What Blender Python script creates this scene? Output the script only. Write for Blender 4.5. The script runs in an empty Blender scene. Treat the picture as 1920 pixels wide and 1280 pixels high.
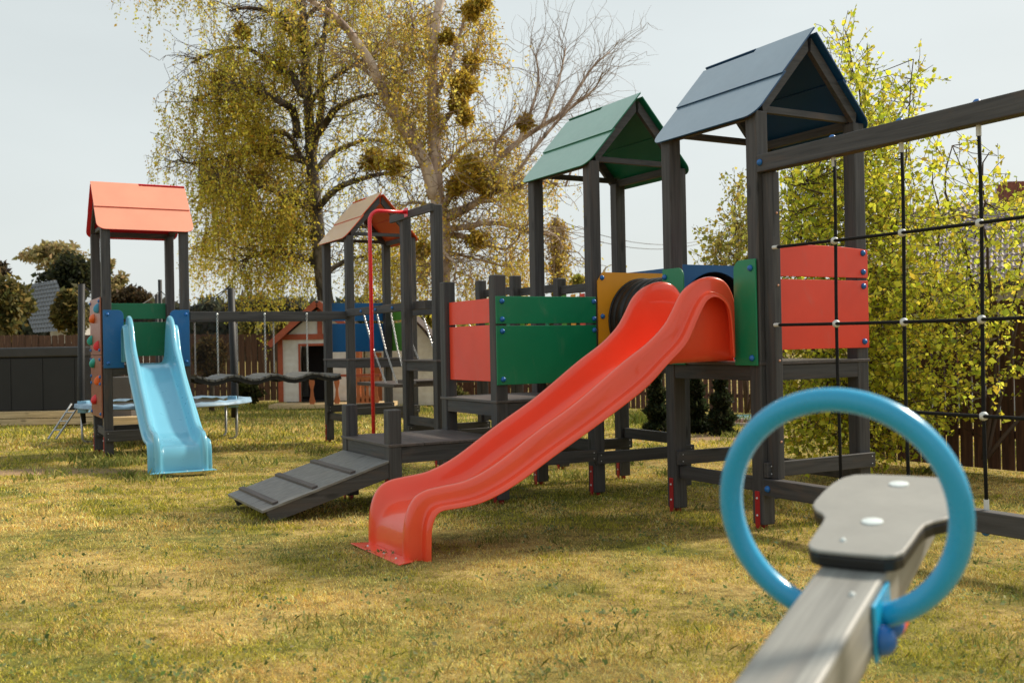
import bpy, math, random
import numpy as np
from mathutils import Vector, Matrix
random.seed(7); RNG = np.random.default_rng(11)
PI = math.pi
scene = bpy.context.scene
COL = scene.collection

# ------------------------------------------------------------------ camera model and place frame
F_, PIT, ROL, ANG, BX, BY, CH = 1909.107, .0035, .0193, .511, 1.7491, 7.1667, 1.3241
K = .965                                            # spacing of the posts in metres
UH = np.array([math.sin(ANG), -math.cos(ANG), 0.]); VH = np.array([math.cos(ANG), math.sin(ANG), 0.]); B0 = np.array([BX, BY, 0.])
def ray(px, py):
    a = (px - 960) / F_; b = (640 - py) / F_
    cr, sr, cp, sp = math.cos(ROL), math.sin(ROL), math.cos(PIT), math.sin(PIT)
    r = a * cr + b * sr; u = -a * sr + b * cr
    return np.array([r, cp - u * sp, sp + u * cp])
CAM = np.array([0, 0, CH])
def at(px, py, y):
    d = ray(px, py); return CAM + d * (y / d[1])
def W(u, v, z=0): return B0 + K * (u * UH + v * VH) + np.array([0, 0, z])
def uv(x, y):
    dx = x - BX; dy = y - BY
    return (dx * UH[0] + dy * UH[1]) / K, (dx * VH[0] + dy * VH[1]) / K
def gz(x, y):
    u, v = uv(x, y)
    return .0088 * np.clip(u, -14, 5) - .0203 * np.clip(v, -5.5, 9)
def G(px, py):
    d = ray(px, py); z = 0.
    for _ in range(40):
        t = (z - CH) / d[2]; p = CAM + d * t; z = float(gz(p[0], p[1]))
    return p
def gzu(u, v):
    p = W(u, v); return float(gz(p[0], p[1]))

# ------------------------------------------------------------------ helpers
def tag(o, label=None, cat=None, group=None, kind=None):
    if label: o['label'] = label
    if cat: o['category'] = cat
    if group: o['group'] = group
    if kind: o['kind'] = kind
    return o
class MB:
    def __init__(s): s.v = []; s.f = []; s.m = []
    def add(s, vs, fs, mi=0):
        n = len(s.v); s.v += [tuple(float(c) for c in p) for p in vs]
        s.f += [tuple(i + n for i in f) for f in fs]; s.m += [mi] * len(fs); return s
    def box(s, x0, x1, y0, y1, z0, z1, mi=0):
        if x0 > x1: x0, x1 = x1, x0
        if y0 > y1: y0, y1 = y1, y0
        if z0 > z1: z0, z1 = z1, z0
        vs = [(x0,y0,z0),(x1,y0,z0),(x1,y1,z0),(x0,y1,z0),(x0,y0,z1),(x1,y0,z1),(x1,y1,z1),(x0,y1,z1)]
        return s.add(vs, [(0,3,2,1),(4,5,6,7),(0,1,5,4),(1,2,6,5),(2,3,7,6),(3,0,4,7)], mi)
    def hexa(s, lo, hi, mi=0):                      # two quads (same winding, lo below)
        return s.add(list(lo) + list(hi), [(0,3,2,1),(4,5,6,7),(0,1,5,4),(1,2,6,5),(2,3,7,6),(3,0,4,7)], mi)
    def prism(s, pts, vec, mi=0):                   # polygon extruded by vec
        n = len(pts); vec = np.array(vec, float)
        vs = [np.array(p, float) for p in pts] + [np.array(p, float) + vec for p in pts]
        return s.add(vs, [tuple(range(n))[::-1], tuple(range(n, 2*n))] + [(i, (i+1) % n, n + (i+1) % n, n + i) for i in range(n)], mi)
    def bar(s, a, b, w, h, mi=0, up=(0,0,1)):       # rectangular bar between two points
        a = np.array(a, float); b = np.array(b, float); d = b - a; d /= np.linalg.norm(d)
        up = np.array(up, float); sd = np.cross(d, up); sd /= np.linalg.norm(sd); up = np.cross(sd, d)
        c = [(-w/2, -h/2), (w/2, -h/2), (w/2, h/2), (-w/2, h/2)]
        return s.prism([a + sd * p + up * q for p, q in c], b - a, mi)
    def tube(s, pts, r, n=8, mi=0, cap=True, closed=False):
        P = [np.array(p, float) for p in pts]; N = len(P)
        R = r if hasattr(r, '__len__') else [r] * N
        up = None; rings = []
        for i in range(N):
            if closed: t = P[(i+1) % N] - P[i-1]
            else: t = P[min(i+1, N-1)] - P[max(i-1, 0)]
            L = np.linalg.norm(t); t = t / L if L > 1e-9 else np.array([0,0,1.])
            if up is None:
                up = np.cross(t, [0.,0,1.] if abs(t[2]) < .9 else [1.,0,0]); up /= np.linalg.norm(up)
            up = up - t * (up @ t); up /= np.linalg.norm(up); sd = np.cross(t, up)
            rings.append([P[i] + R[i] * (math.cos(2*PI*k/n) * up + math.sin(2*PI*k/n) * sd) for k in range(n)])
        vs = [p for rg in rings for p in rg]; fs = []
        for i in range(N if closed else N - 1):
            j = (i + 1) % N
            for k in range(n): fs.append((i*n + k, i*n + (k+1) % n, j*n + (k+1) % n, j*n + k))
        if cap and not closed: fs += [tuple(range(n))[::-1], tuple(range((N-1)*n, N*n))]
        return s.add(vs, fs, mi)
    def dome(s, c, nrm, r, mi=0, n=12, m=4, full=False):
        c = np.array(c, float); nrm = np.array(nrm, float); nrm /= np.linalg.norm(nrm)
        a = np.cross(nrm, [0,0,1.] if abs(nrm[2]) < .9 else [1.,0,0]); a /= np.linalg.norm(a); b = np.cross(nrm, a)
        vs = []; fs = []
        lo = -PI/2 + .2 if full else 0
        for i in range(m + 1):
            ph = lo + (PI/2 - .12 - lo) * i / m
            for k in range(n):
                th = 2*PI*k/n
                vs.append(c + r * (math.cos(ph) * (math.cos(th)*a + math.sin(th)*b) + math.sin(ph) * nrm))
        for i in range(m):
            for k in range(n): fs.append((i*n+k, i*n+(k+1)%n, (i+1)*n+(k+1)%n, (i+1)*n+k))
        fs.append(tuple(range(m*n, (m+1)*n))); fs.append(tuple(range(n))[::-1])
        return s.add(vs, fs, mi)
    def build(s, name, mats, parent=None, org=None, smooth=False, bevel=0, autos=None, segs=2):
        me = bpy.data.meshes.new(name)
        V = np.array(s.v, float)
        if org is not None: V = V - np.array(org, float)
        me.from_pydata(V.tolist(), [], s.f)
        if not isinstance(mats, (list, tuple)): mats = [mats]
        for m in mats: me.materials.append(m)
        me.polygons.foreach_set('material_index', s.m)
        if smooth: me.polygons.foreach_set('use_smooth', [True] * len(s.f))
        me.update(); me.validate()
        o = bpy.data.objects.new(name, me); COL.objects.link(o)
        if parent: o.parent = parent
        if autos is not None:
            me.polygons.foreach_set('use_smooth', [True] * len(s.f)); me.set_sharp_from_angle(angle=autos)
        if bevel:
            bm_ = o.modifiers.new('edge', 'BEVEL'); bm_.width = bevel; bm_.segments = segs; bm_.limit_method = 'ANGLE'
        return o
class Thing:
    """a root Empty in the frame of the playground (metres along u and v); parts are written in that frame"""
    def __init__(s, name, label, cat, u, v, group=None):
        p = W(u, v, gzu(u, v))
        s.org = np.array([u * K, v * K, p[2]])
        e = bpy.data.objects.new(name, None); COL.objects.link(e); e.location = p; e.rotation_euler = (0, 0, ANG - PI/2)
        e.empty_display_size = .2; tag(e, label, cat, group); s.e = e
    def part(s, name, mb, mats, parent=None, **kw):
        return mb.build(name, mats, parent or s.e, s.org, **kw)
def root(name, label, cat, p, rz=0, group=None):
    e = bpy.data.objects.new(name, None); COL.objects.link(e); e.location = tuple(float(c) for c in p); e.rotation_euler = (0,0,rz)
    e.empty_display_size = .2; return tag(e, label, cat, group)

# ------------------------------------------------------------------ materials
def mat(name):
    m = bpy.data.materials.new(name); m.use_nodes = True; nt = m.node_tree
    return m, nt, nt.nodes['Principled BSDF']
def N(nt, t, **kw):
    n = nt.nodes.new(t)
    for k, v in kw.items(): setattr(n, k, v)
    return n
def coords(nt, scale=(1,1,1), kind='Object'):
    tc = N(nt, 'ShaderNodeTexCoord'); mp = N(nt, 'ShaderNodeMapping'); mp.inputs['Scale'].default_value = scale
    nt.links.new(tc.outputs[kind], mp.inputs['Vector']); return mp.outputs['Vector']
def noise(nt, vec, scale, detail=4, rough=.55, dist=0):
    n = N(nt, 'ShaderNodeTexNoise'); n.inputs['Scale'].default_value = scale; n.inputs['Detail'].default_value = detail
    n.inputs['Roughness'].default_value = rough; n.inputs['Distortion'].default_value = dist
    nt.links.new(vec, n.inputs['Vector']); return n.outputs['Fac']
def ramp(nt, fac, stops):
    r = N(nt, 'ShaderNodeValToRGB'); e = r.color_ramp.elements
    e[0].position = stops[0][0]; e[0].color = (*stops[0][1], 1); e[1].position = stops[-1][0]; e[1].color = (*stops[-1][1], 1)
    for p, c in stops[1:-1]: k = e.new(p); k.color = (*c, 1)
    nt.links.new(fac, r.inputs['Fac']); return r.outputs['Color']
def bump(nt, bs, h, strength=.3, dist=.01):
    b = N(nt, 'ShaderNodeBump'); b.inputs['Strength'].default_value = strength; b.inputs['Distance'].default_value = dist
    nt.links.new(h, b.inputs['Height']); nt.links.new(b.outputs['Normal'], bs.inputs['Normal'])
def mixc(nt, fac, a, b, mode='MIX'):
    m = N(nt, 'ShaderNodeMix', data_type='RGBA', blend_type=mode)
    for s_, x in ((0, fac), (6, a), (7, b)):
        if hasattr(x, 'is_output') or isinstance(x, bpy.types.NodeSocket): nt.links.new(x, m.inputs[s_])
        elif s_ == 0: m.inputs[0].default_value = x
        else: m.inputs[s_].default_value = (*x, 1)
    return m.outputs[2]
def plain(name, c, rough=.5, spec=.5, vary=.12, vs=6, bmp=0, metal=0, coat=0):
    m, nt, b = mat(name)
    v = coords(nt); f = noise(nt, v, vs, 5)
    lo = tuple(x * (1 - vary) for x in c); hi = tuple(min(1, x * (1 + vary)) for x in c)
    nt.links.new(ramp(nt, f, [(.3, lo), (.7, hi)]), b.inputs['Base Color'])
    f2 = noise(nt, v, vs * 7, 3)
    r = N(nt, 'ShaderNodeMapRange'); r.inputs[3].default_value = max(0, rough - .08); r.inputs[4].default_value = rough + .08
    nt.links.new(f2, r.inputs[0]); nt.links.new(r.outputs[0], b.inputs['Roughness'])
    b.inputs['Specular IOR Level'].default_value = spec; b.inputs['Metallic'].default_value = metal
    b.inputs['Coat Weight'].default_value = coat
    if bmp: bump(nt, b, f2, bmp, .004)
    return m
def wood(name, axis, dark, mid, warm, rough=.62):
    m, nt, b = mat(name)
    sc = [26, 26, 26]; sc[axis] = 1.1
    oi = N(nt, 'ShaderNodeObjectInfo')
    tc = N(nt, 'ShaderNodeTexCoord'); ad = N(nt, 'ShaderNodeVectorMath', operation='ADD')
    nt.links.new(tc.outputs['Object'], ad.inputs[0])
    ml = N(nt, 'ShaderNodeMath', operation='MULTIPLY'); ml.inputs[1].default_value = 13.7; nt.links.new(oi.outputs['Random'], ml.inputs[0])
    nt.links.new(ml.outputs[0], ad.inputs[1])
    mp = N(nt, 'ShaderNodeMapping'); mp.inputs['Scale'].default_value = sc; nt.links.new(ad.outputs[0], mp.inputs['Vector'])
    f = noise(nt, mp.outputs['Vector'], 1.6, 6, .6, .6)
    sc2 = [5, 5, 5]; sc2[axis] = .7
    mp2 = N(nt, 'ShaderNodeMapping'); mp2.inputs['Scale'].default_value = sc2; nt.links.new(ad.outputs[0], mp2.inputs['Vector'])
    f2 = noise(nt, mp2.outputs['Vector'], 1.5, 4, .55, 1.5)
    c1 = ramp(nt, f, [(.28, dark), (.5, mid), (.74, tuple(x * 1.5 for x in mid))])
    k = N(nt, 'ShaderNodeMapRange'); k.inputs[1].default_value = .56; k.inputs[2].default_value = .74; nt.links.new(f2, k.inputs[0])
    c2 = mixc(nt, k.outputs[0], c1, warm)
    # knots
    vo = N(nt, 'ShaderNodeTexVoronoi'); sc3 = [7, 7, 7]; sc3[axis] = 2.2
    mp3 = N(nt, 'ShaderNodeMapping'); mp3.inputs['Scale'].default_value = sc3; nt.links.new(ad.outputs[0], mp3.inputs['Vector'])
    nt.links.new(mp3.outputs['Vector'], vo.inputs['Vector']); vo.inputs['Scale'].default_value = 1
    kk = N(nt, 'ShaderNodeMapRange'); kk.inputs[1].default_value = .08; kk.inputs[2].default_value = .17; kk.inputs[3].default_value = .75; kk.inputs[4].default_value = 0
    nt.links.new(vo.outputs['Distance'], kk.inputs[0])
    c3 = mixc(nt, kk.outputs[0], c2, tuple(x * .5 for x in dark))
    nt.links.new(c3, b.inputs['Base Color']); b.inputs['Roughness'].default_value = rough
    bump(nt, b, f, .35, .003); return m
GD, GM, GW = (.026,.025,.027), (.054,.051,.052), (.090,.066,.055)
WX, WY, WZ = [wood('stained_wood_' + 'xyz'[i], i, GD, GM, GW) for i in range(3)]
WDECK = wood('deck_wood', 0, (.050,.042,.040), (.085,.070,.066), (.14,.10,.09), .5)
WSEE = wood('seesaw_wood', 0, (.20,.195,.18), (.265,.26,.24), (.30,.27,.235), .45)
WPALE = wood('pale_lumber', 0, (.42,.29,.14), (.60,.44,.24), (.70,.5,.28), .6)
RAMP = wood('ramp_board', 1, (.10,.097,.092), (.165,.16,.152), (.20,.185,.17), .42)
def panelmat(name, c, rough=.38):
    m = plain(name, c, rough, .5, .07, 2.2, .03); nt = m.node_tree; b = nt.nodes['Principled BSDF']; src = b.inputs['Base Color'].links[0].from_socket
    f = noise(nt, coords(nt, (1,1,.35)), 5, 6, .7, 1.2); k = N(nt, 'ShaderNodeMapRange'); k.inputs[1].default_value = .55; k.inputs[2].default_value = .8; k.inputs[4].default_value = .16; nt.links.new(f, k.inputs[0])
    nt.links.new(mixc(nt, k.outputs[0], src, (.35,.31,.25)), b.inputs['Base Color']); return m
P_GREEN = panelmat('green_panel', (.004,.21,.09)); P_RED = panelmat('red_panel', (.86,.066,.028))
P_BLUE = panelmat('blue_panel', (.006,.125,.34)); P_YEL = panelmat('yellow_panel', (.88,.36,.018))
P_LIME = panelmat('lime_panel', (.10,.30,.03)); P_BROWN = panelmat('brown_panel', (.30,.095,.05))
def roofmats(n, under, top): return (plain(n+'_roof', under, .36, .5, .05, 3), plain('sky_sheen_'+n+'_roof', top, .36, .8, .06, 2.5, coat=.6))  # top colour is paled: the sky's sheen on the boards is painted in
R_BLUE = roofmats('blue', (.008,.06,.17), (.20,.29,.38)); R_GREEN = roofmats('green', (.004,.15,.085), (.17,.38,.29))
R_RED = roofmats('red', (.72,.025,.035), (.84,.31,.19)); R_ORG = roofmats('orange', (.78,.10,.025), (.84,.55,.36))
S_RED = plain('red_plastic', (.90,.082,.030), .32, .5, .05, 2, .01, coat=.45)
S_BLUE = plain('sky_blue_plastic', (.16,.47,.63), .30, .5, .03, 1.5, 0, coat=.4)
CAPM = plain('blue_cap_plastic', (.012,.13,.42), .25, .5, .03, 4)
RINGM = plain('blue_grip', (.012,.34,.60), .28, .5, .05, 4, coat=.3)
RUB = plain('black_rubber', (.012,.012,.012), .45, .4, .1, 20)
ROPE = plain('black_rope', (.013,.013,.013), .85, .2, .3, 80, .6)
CLAMP = plain('grey_clamp', (.62,.62,.60), .4, .5, .08, 20)
STEEL = plain('galvanised_steel', (.50,.50,.50), .38, .5, .15, 40, metal=.8)
BOLT = plain('pale_bolt', (.70,.72,.72), .35, .5, .05, 20, metal=.3)
COPPER = plain('copper_screw', (.60,.30,.20), .4, .5, .05, 20, metal=.4)
FOOTR = plain('red_steel', (.42,.012,.016), .4, .5, .12, 12)
POLER = plain('red_pole_paint', (.78,.02,.035), .28, .5, .04, 6, coat=.3)
BLACKM = plain('black_foam', (.014,.014,.015), .55, .4, .3, 30)
CAPW = plain('white_cap', (.66,.72,.72), .4)
SEATM = plain('seat_plastic', (.30,.29,.265), .42, .5, .08, 10, .08)

# ------------------------------------------------------------------ tower pieces
def post(T, u, v, ztop, zb=None, foot=True, parent=None, w=.055, name='post', face='v'):
    g = gzu(u, v); zb = g + .035 if zb is None else zb
    x, y = u*K, v*K
    p = T.part(name, MB().box(x-w, x+w, y-w, y+w, zb, ztop), WZ, parent, bevel=.009)
    if foot:
        m = MB()
        m.box(x-.022, x+.022, y-w-.007, y-w, g-.12, g+.27)
        m.box(x-.018, x+.018, y-.018, y+.018, g-.15, zb)
        ft = T.part('metal_foot', m, FOOTR, p, bevel=.002)
        for zz in (.10, .22): T.part('foot_bolt', MB().dome((x, y-w-.007, g+zz), (0,-1,0), .009, n=8, m=3), BOLT, ft)
    return p
def caps(T, parent, pts, nrm, r=.023):
    for p in pts: T.part('bolt_cap', MB().dome(p, nrm, r, n=14, m=5), CAPM, parent, smooth=True)
def rounded(pts_flags, x0, x1, y0, y1):
    """rectangle outline x0..x1,y0..y1 (counter-clockwise) with radii for bl, br, tr, tl"""
    out = []
    cs = [(x0, y0, 1, 1, PI), (x1, y0, -1, 1, 1.5*PI), (x1, y1, -1, -1, 0), (x0, y1, 1, -1, .5*PI)]
    for (cx, cy, sx, sy, a0), r in zip(cs, pts_flags):
        if r <= 0: out.append((cx, cy)); continue
        for k in range(7):
            a = a0 + (PI/2) * k / 6
            out.append((cx + sx*r + r*math.cos(a), cy + sy*r + r*math.sin(a)))
    return out
def panel(T, axis, c, a0, a1, z0, z1, m, bolts=(), out=1, rad=(0,0,0,0), hole=None, th=.013, label=None, arch=0):
    """panel on plane u=c ('u', across v) or v=c ('v', across u); a0,a1 in post units"""
    A0, A1, C = a0*K, a1*K, c*K
    pts = rounded(rad, A0, A1, z0, z1)
    if arch:
        pts = [(A0, z0), (A1, z0)] + [(A1 + (A0-A1)*k/12, z1 - arch*(2*k/12-1)**2) for k in range(13)]
    to = (lambda a, z, e=0: (C + e, a, z)) if axis == 'u' else (lambda a, z, e=0: (a, C + e, z))
    nrm = (out, 0, 0) if axis == 'u' else (0, out, 0)
    mb = MB()
    if hole is None: mb.prism([to(a, z) for a, z in pts], tuple(n*th for n in nrm))
    else:
        hc, hz, hr = hole[0]*K, hole[1], hole[2]; n = 40; vs = []; fs = []
        for e in (0, th*out):
            for k in range(n):
                t = 2*PI*k/n; cx, cz = math.cos(t), math.sin(t)
                vs.append(to(hc + hr*cx, hz + hr*cz, e))
            for k in range(n):
                t = 2*PI*k/n; cx, cz = math.cos(t), math.sin(t)
                sx = ((A1-hc) if cx > 0 else (A0-hc)) / cx if abs(cx) > 1e-6 else 1e9
                sz = ((z1-hz) if cz > 0 else (z0-hz)) / cz if abs(cz) > 1e-6 else 1e9
                s_ = min(sx, sz); vs.append(to(hc + s_*cx, hz + s_*cz, e))
        for k in range(n):
            j = (k+1) % n
            fs += [(k, j, n+j, n+k), (2*n+k, 3*n+k, 3*n+j, 2*n+j), (k, 2*n+k, 2*n+j, j), (n+k, n+j, 3*n+j, 3*n+k)]
        mb.add(vs, fs)
        # corners
        for ca, cz in ((A0,z0),(A1,z0),(A1,z1),(A0,z1)):
            pass
    o = T.part('panel', mb, m, bevel=0 if hole else .003)
    if label: o['label'] = label
    caps(T, o, [to(a*K, z, th*out) for a, z in bolts], nrm)
    return o
def deck(T, u0, u1, v0, v1, z, beam=.11, seam=None, name='deck'):
    e = .062
    x0, x1, y0, y1 = u0*K-e, u1*K+e, v0*K-e, v1*K+e
    mb = MB()
    if seam is None: mb.box(x0, x1, y0, y1, z-.022, z)
    else:
        ys = y0 + (y1-y0)*seam; mb.box(x0, x1, y0, ys-.003, z-.022, z); mb.box(x0, x1, ys+.003, y1, z-.022, z-.001)
    d = T.part(name, mb, WDECK, bevel=.003)
    h = beam
    for y in (v0*K, v1*K): T.part('joist', MB().box(x0+.012, x1-.012, y-.03 if y > v0*K else y-.045, y+.045 if y > v0*K else y+.03, z-.022-h, z-.0225), WX, bevel=.004)
    for x in (u0*K, u1*K): T.part('joist', MB().box(x-.048 if x < u1*K else x-.02, x+.02 if x < u1*K else x+.048, y0+.05, y1-.05, z-.024-h, z-.0245), WY, bevel=.004)
    return d
def rail(T, axis, c, a0, a1, z0, z1, th=.04, name='rail', screws=True):
    if axis == 'u': o = T.part(name, MB().box(a0*K, a1*K, c*K-th/2, c*K+th/2, z0, z1), WX, bevel=.004)
    else:
        o = T.part(name, MB().box(c*K-th/2, c*K+th/2, a0*K, a1*K, z0, z1), WY, bevel=.004)
        if screws:
            for q in (a0*K+.035, a1*K-.035):
                for dz in (.25, .75): T.part('screw', MB().dome((c*K+th/2, q, z0+(z1-z0)*dz), (1,0,0), .005, n=6, m=2), BOLT, o)
    return o
def roof(T, u0, v0, m, ridge='u', zr=3.53, ze=2.88):
    """u0,v0 near-left post; boards, ridge, rafters"""
    if ridge == 'u': a_near, a_far, bm = (u0+.10)*K, (u0-1.13)*K, (v0+.5)*K; mp = lambda a, b, z: (a, bm + b, z)
    else: a_near, a_far, bm = (v0-.11)*K, (v0+1.13)*K, (u0-.5)*K; mp = lambda a, b, z: (bm - b, a, z)
    sg = 1 if a_near > a_far else -1
    half = .6*K; L = math.hypot(half, zr-ze); dy, dz = half/L, (zr-ze)/L
    rf = bpy.data.objects.new('roof', None); COL.objects.link(rf); rf.parent = T.e; rf.empty_display_size = .1
    for side in (-1, 1):                            # -1: towards v- (or u+)
        def P(a, t, n, side=side): return mp(a, side*(dy*t + dz*n), zr - dz*t + dy*n)
        r = .11
        pts = []
        A0, A1 = min(a_near, a_far), max(a_near, a_far)
        ol = rounded((r, r, 0, 0), A0, A1, -L, -.42)
        mb = MB(); mb.prism([P(a, -t, 0) for a, t in ol], np.array(P(A0, 0, .012)) - np.array(P(A0, 0, 0)))
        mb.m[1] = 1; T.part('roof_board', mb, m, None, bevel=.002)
        # upper board with its half-length tongue over the ridge
        mid = (a_near + a_far)/2
        tl, th_ = (.0, .035)
        if side == -1: seg = [(a_near, -.032), (mid, -.032), (mid, .012), (a_far, .012)]
        else: seg = [(a_near, .012), (mid, .012), (mid, -.032), (a_far, -.032)]
        poly = [(a, t) for a, t in seg] + [(a_far, .455), (a_near, .455)]
        mb = MB(); mb.prism([P(a, t, .014) for a, t in poly], np.array(P(A0, 0, .012)) - np.array(P(A0, 0, 0)))
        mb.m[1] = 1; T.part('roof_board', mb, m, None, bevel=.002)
        for a in (a_near - sg*.07, a_far + sg*.07):   # rafters under both gables
            mb = MB()
            q = [P(a-.021, .03, -.002), P(a-.021, L-.16, -.002), P(a-.021, L-.10, -.075), P(a-.021, .10, -.075)]
            mb.prism(q, np.array(P(a+.021, 0, 0)) - np.array(P(a-.021, 0, 0)))
            T.part('rafter', mb, WY if ridge == 'u' else WX, None, bevel=.003)
    for a in (a_near - sg*.115, a_far + sg*.115):
        p0 = mp(a-.02, -.47, 2.935); p1 = mp(a+.02, .47, 2.985)
        T.part('tie_beam', MB().box(p0[0], p1[0], p0[1], p1[1], 2.935, 2.984), WY if ridge == 'u' else WX, None, bevel=.003)
    for b in (-.475, .475):
        p0 = mp(a_near - sg*.14, b-.02, 0); p1 = mp(a_far + sg*.14, b+.02, 0)
        T.part('wall_plate', MB().box(p0[0], p1[0], p0[1], p1[1], 2.895, 2.962 if b > 0 else 2.962), WX if ridge == 'u' else WY, None, bevel=.003)
    bpy.data.objects.remove(rf)
def tower(name, label, u0, v0, m, ridge='u', deckz=1.172, vr=(.37,.475), ur=(.26,.36)):
    T = Thing(name, label, 'play tower', u0-.5, v0+.5, 'roofed towers of the playground')
    for (u, v) in ((u0,v0),(u0-1,v0),(u0,v0+1),(u0-1,v0+1)): post(T, u, v, 2.93 if ridge == 'u' or True else 2.9)
    deck(T, u0-1, u0, v0, v0+1, deckz)
    for u in (u0, u0-1): rail(T, 'v', u+.085, v0-.055, v0+1.055, *vr)
    for v in (v0, v0+1): rail(T, 'u', v, u0-1+.06, u0-.06, *ur)
    roof(T, u0, v0, m, ridge); return T
FU = -2.1665
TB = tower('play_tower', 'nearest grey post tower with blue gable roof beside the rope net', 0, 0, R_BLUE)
panel(TB, 'v', -.07, -.184, .05, 1.148, 1.893, P_GREEN, [(.0, 1.83), (.0, 1.20)], -1, (0,0,0,.07))
panel(TB, 'v', -.07, -1.035, -.77, 1.148, 1.893, P_GREEN, [(-1.0, 1.83), (-1.0, 1.20)], -1, (0,0,.07,0))
panel(TB, 'u', -1.075, .0, 1.0, 1.12, 1.942, P_BLUE, [], -1, hole=(.5, 1.52, .365))
panel(TB, 'u', .068, .0, 1.04, 1.254, 1.752, P_RED, [(.985, 1.71), (.985, 1.30)], 1)
panel(TB, 'u', .068, .0, 1.04, 1.772, 2.0, P_RED, [(.985, 1.955), (.985, 1.815)], 1, arch=.02)
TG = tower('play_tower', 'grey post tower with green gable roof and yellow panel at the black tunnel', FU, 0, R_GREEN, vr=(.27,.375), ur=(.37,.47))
panel(TG, 'u', FU+.062, .0, 1.0, 1.12, 1.948, P_YEL, [(.045, 1.90), (.045, 1.56), (.045, 1.22), (.95, 1.90)], 1, hole=(.5, 1.52, .365))
panel(TG, 'v', 1.065, FU-1.03, FU+.03, 1.25, 2.03, P_BLUE, [], 1)
OU, OV = -8.7, .063
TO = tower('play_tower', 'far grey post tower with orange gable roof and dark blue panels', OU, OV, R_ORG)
panel(TO, 'u', OU-1.065, OV+.0, OV+1.0, 1.268, 1.70, P_BLUE, [], -1)
panel(TO, 'u', OU-1.065, OV+.0, OV+1.0, 1.74, 2.013, P_BLUE, [], -1)
panel(TO, 'v', OV+1.065, OU-1.0, OU+.0, 1.268, 1.70, P_LIME, [], 1)
panel(TO, 'v', OV+1.065, OU-1.0, OU+.0, 1.74, 1.95, P_LIME, [], 1)
TV = -3.31
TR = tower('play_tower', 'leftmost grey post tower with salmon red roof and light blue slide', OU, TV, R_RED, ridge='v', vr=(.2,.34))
panel(TR, 'u', OU+.066, TV-.055, TV+.20, 1.13, 1.865, P_BLUE, [(TV, 1.81), (TV, 1.19)], 1, (0,0,.07,0))
panel(TR, 'u', OU+.066, TV+.79, TV+1.045, 1.13, 1.865, P_BLUE, [(TV+1.0, 1.81), (TV+1.0, 1.19)], 1, (0,0,0,.07))
panel(TR, 'u', OU-1.065, TV, TV+1.0, 1.27, 1.74, P_GREEN, [], -1)
panel(TR, 'u', OU-1.065, TV, TV+1.0, 1.785, 2.0, P_GREEN, [], -1)
# deck safety rail level chair rails of the blue tower gable side
# ------------------------------------------------------------------ crawl tunnel between green and blue towers
T = Thing('crawl_tunnel', 'ribbed black plastic crawl tunnel between yellow and blue panels behind the red slide', 'tunnel', -1.6, .5)
mb = MB(); xs = np.linspace((FU+.055)*K, -1.065*K, 120); n = 36; vs = []
for i, x in enumerate(xs):
    r = .352 + .019*(abs(math.sin((x-xs[0])*PI/.098)))**.6
    for k in range(n): vs.append((x, .5*K + r*math.cos(2*PI*k/n), 1.52 + r*math.sin(2*PI*k/n)))
mb.add(vs, [(i*n+k, i*n+(k+1)%n, (i+1)*n+(k+1)%n, (i+1)*n+k) for i in range(len(xs)-1) for k in range(n)])
T.part('tube', mb, RUB, smooth=True)
for x, s_ in (((FU+.085)*K, 1), (-1.09*K, -1)):
    mb = MB(); mb.tube([(x, .5*K + .372*math.cos(t), 1.52 + .372*math.sin(t)) for t in np.linspace(0, 2*PI, 48, endpoint=False)], .012, 6, closed=True)
    T.part('flange', mb, RUB, smooth=True)

# ------------------------------------------------------------------ wave slides
ST_C = [(-.03,1.2),(-.04,1.55),(-.12,1.73),(-.26,1.775),(-.41,1.737),(-.52,1.66),(-.60,1.54),(-.68,1.435),(-.83,1.315),(-1.05,1.185),(-1.42,.945),(-1.75,.765),(-2.0,.615),(-2.15,.54),(-2.30,.49),(-2.46,.472),(-2.585,.452),(-2.66,.40),(-2.705,.30),(-2.72,.17),(-2.72,.045)]
ST_L = [(-.14,1.2),(-.16,1.48),(-.20,1.58),(-.29,1.63),(-.37,1.61),(-.43,1.535),(-.50,1.42),(-.58,1.30),(-.75,1.168),(-.95,1.01),(-1.35,.79),(-1.68,.62),(-1.93,.485),(-2.1,.41),(-2.25,.365),(-2.40,.35),(-2.50,.345),(-2.55,.32),(-2.58,.25),(-2.587,.15),(-2.59,.045)]
ST_B = [(.02,1.178),(-.06,1.178),(-.13,1.178),(-.22,1.177),(-.32,1.175),(-.42,1.174),(-.52,1.17),(-.62,1.155),(-.80,1.09),(-1.02,.97),(-1.40,.755),(-1.73,.58),(-1.98,.445),(-2.13,.385),(-2.28,.348),(-2.42,.328),(-2.54,.32),(-2.62,.295),(-2.67,.235),(-2.69,.15),(-2.70,.045)]
def catmull(P, per):
    P = [np.array(p, float) for p in P]; out = []
    for i in range(len(P)-1):
        p0, p1, p2, p3 = P[max(i-1,0)], P[i], P[i+1], P[min(i+2,len(P)-1)]
        for k in range(per):
            t = k/per; out.append(.5*((2*p1) + (-p0+p2)*t + (2*p0-5*p1+4*p2-p3)*t*t + (-p0+3*p1-3*p2+p3)*t**3))
    out.append(P[-1]); return out
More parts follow.
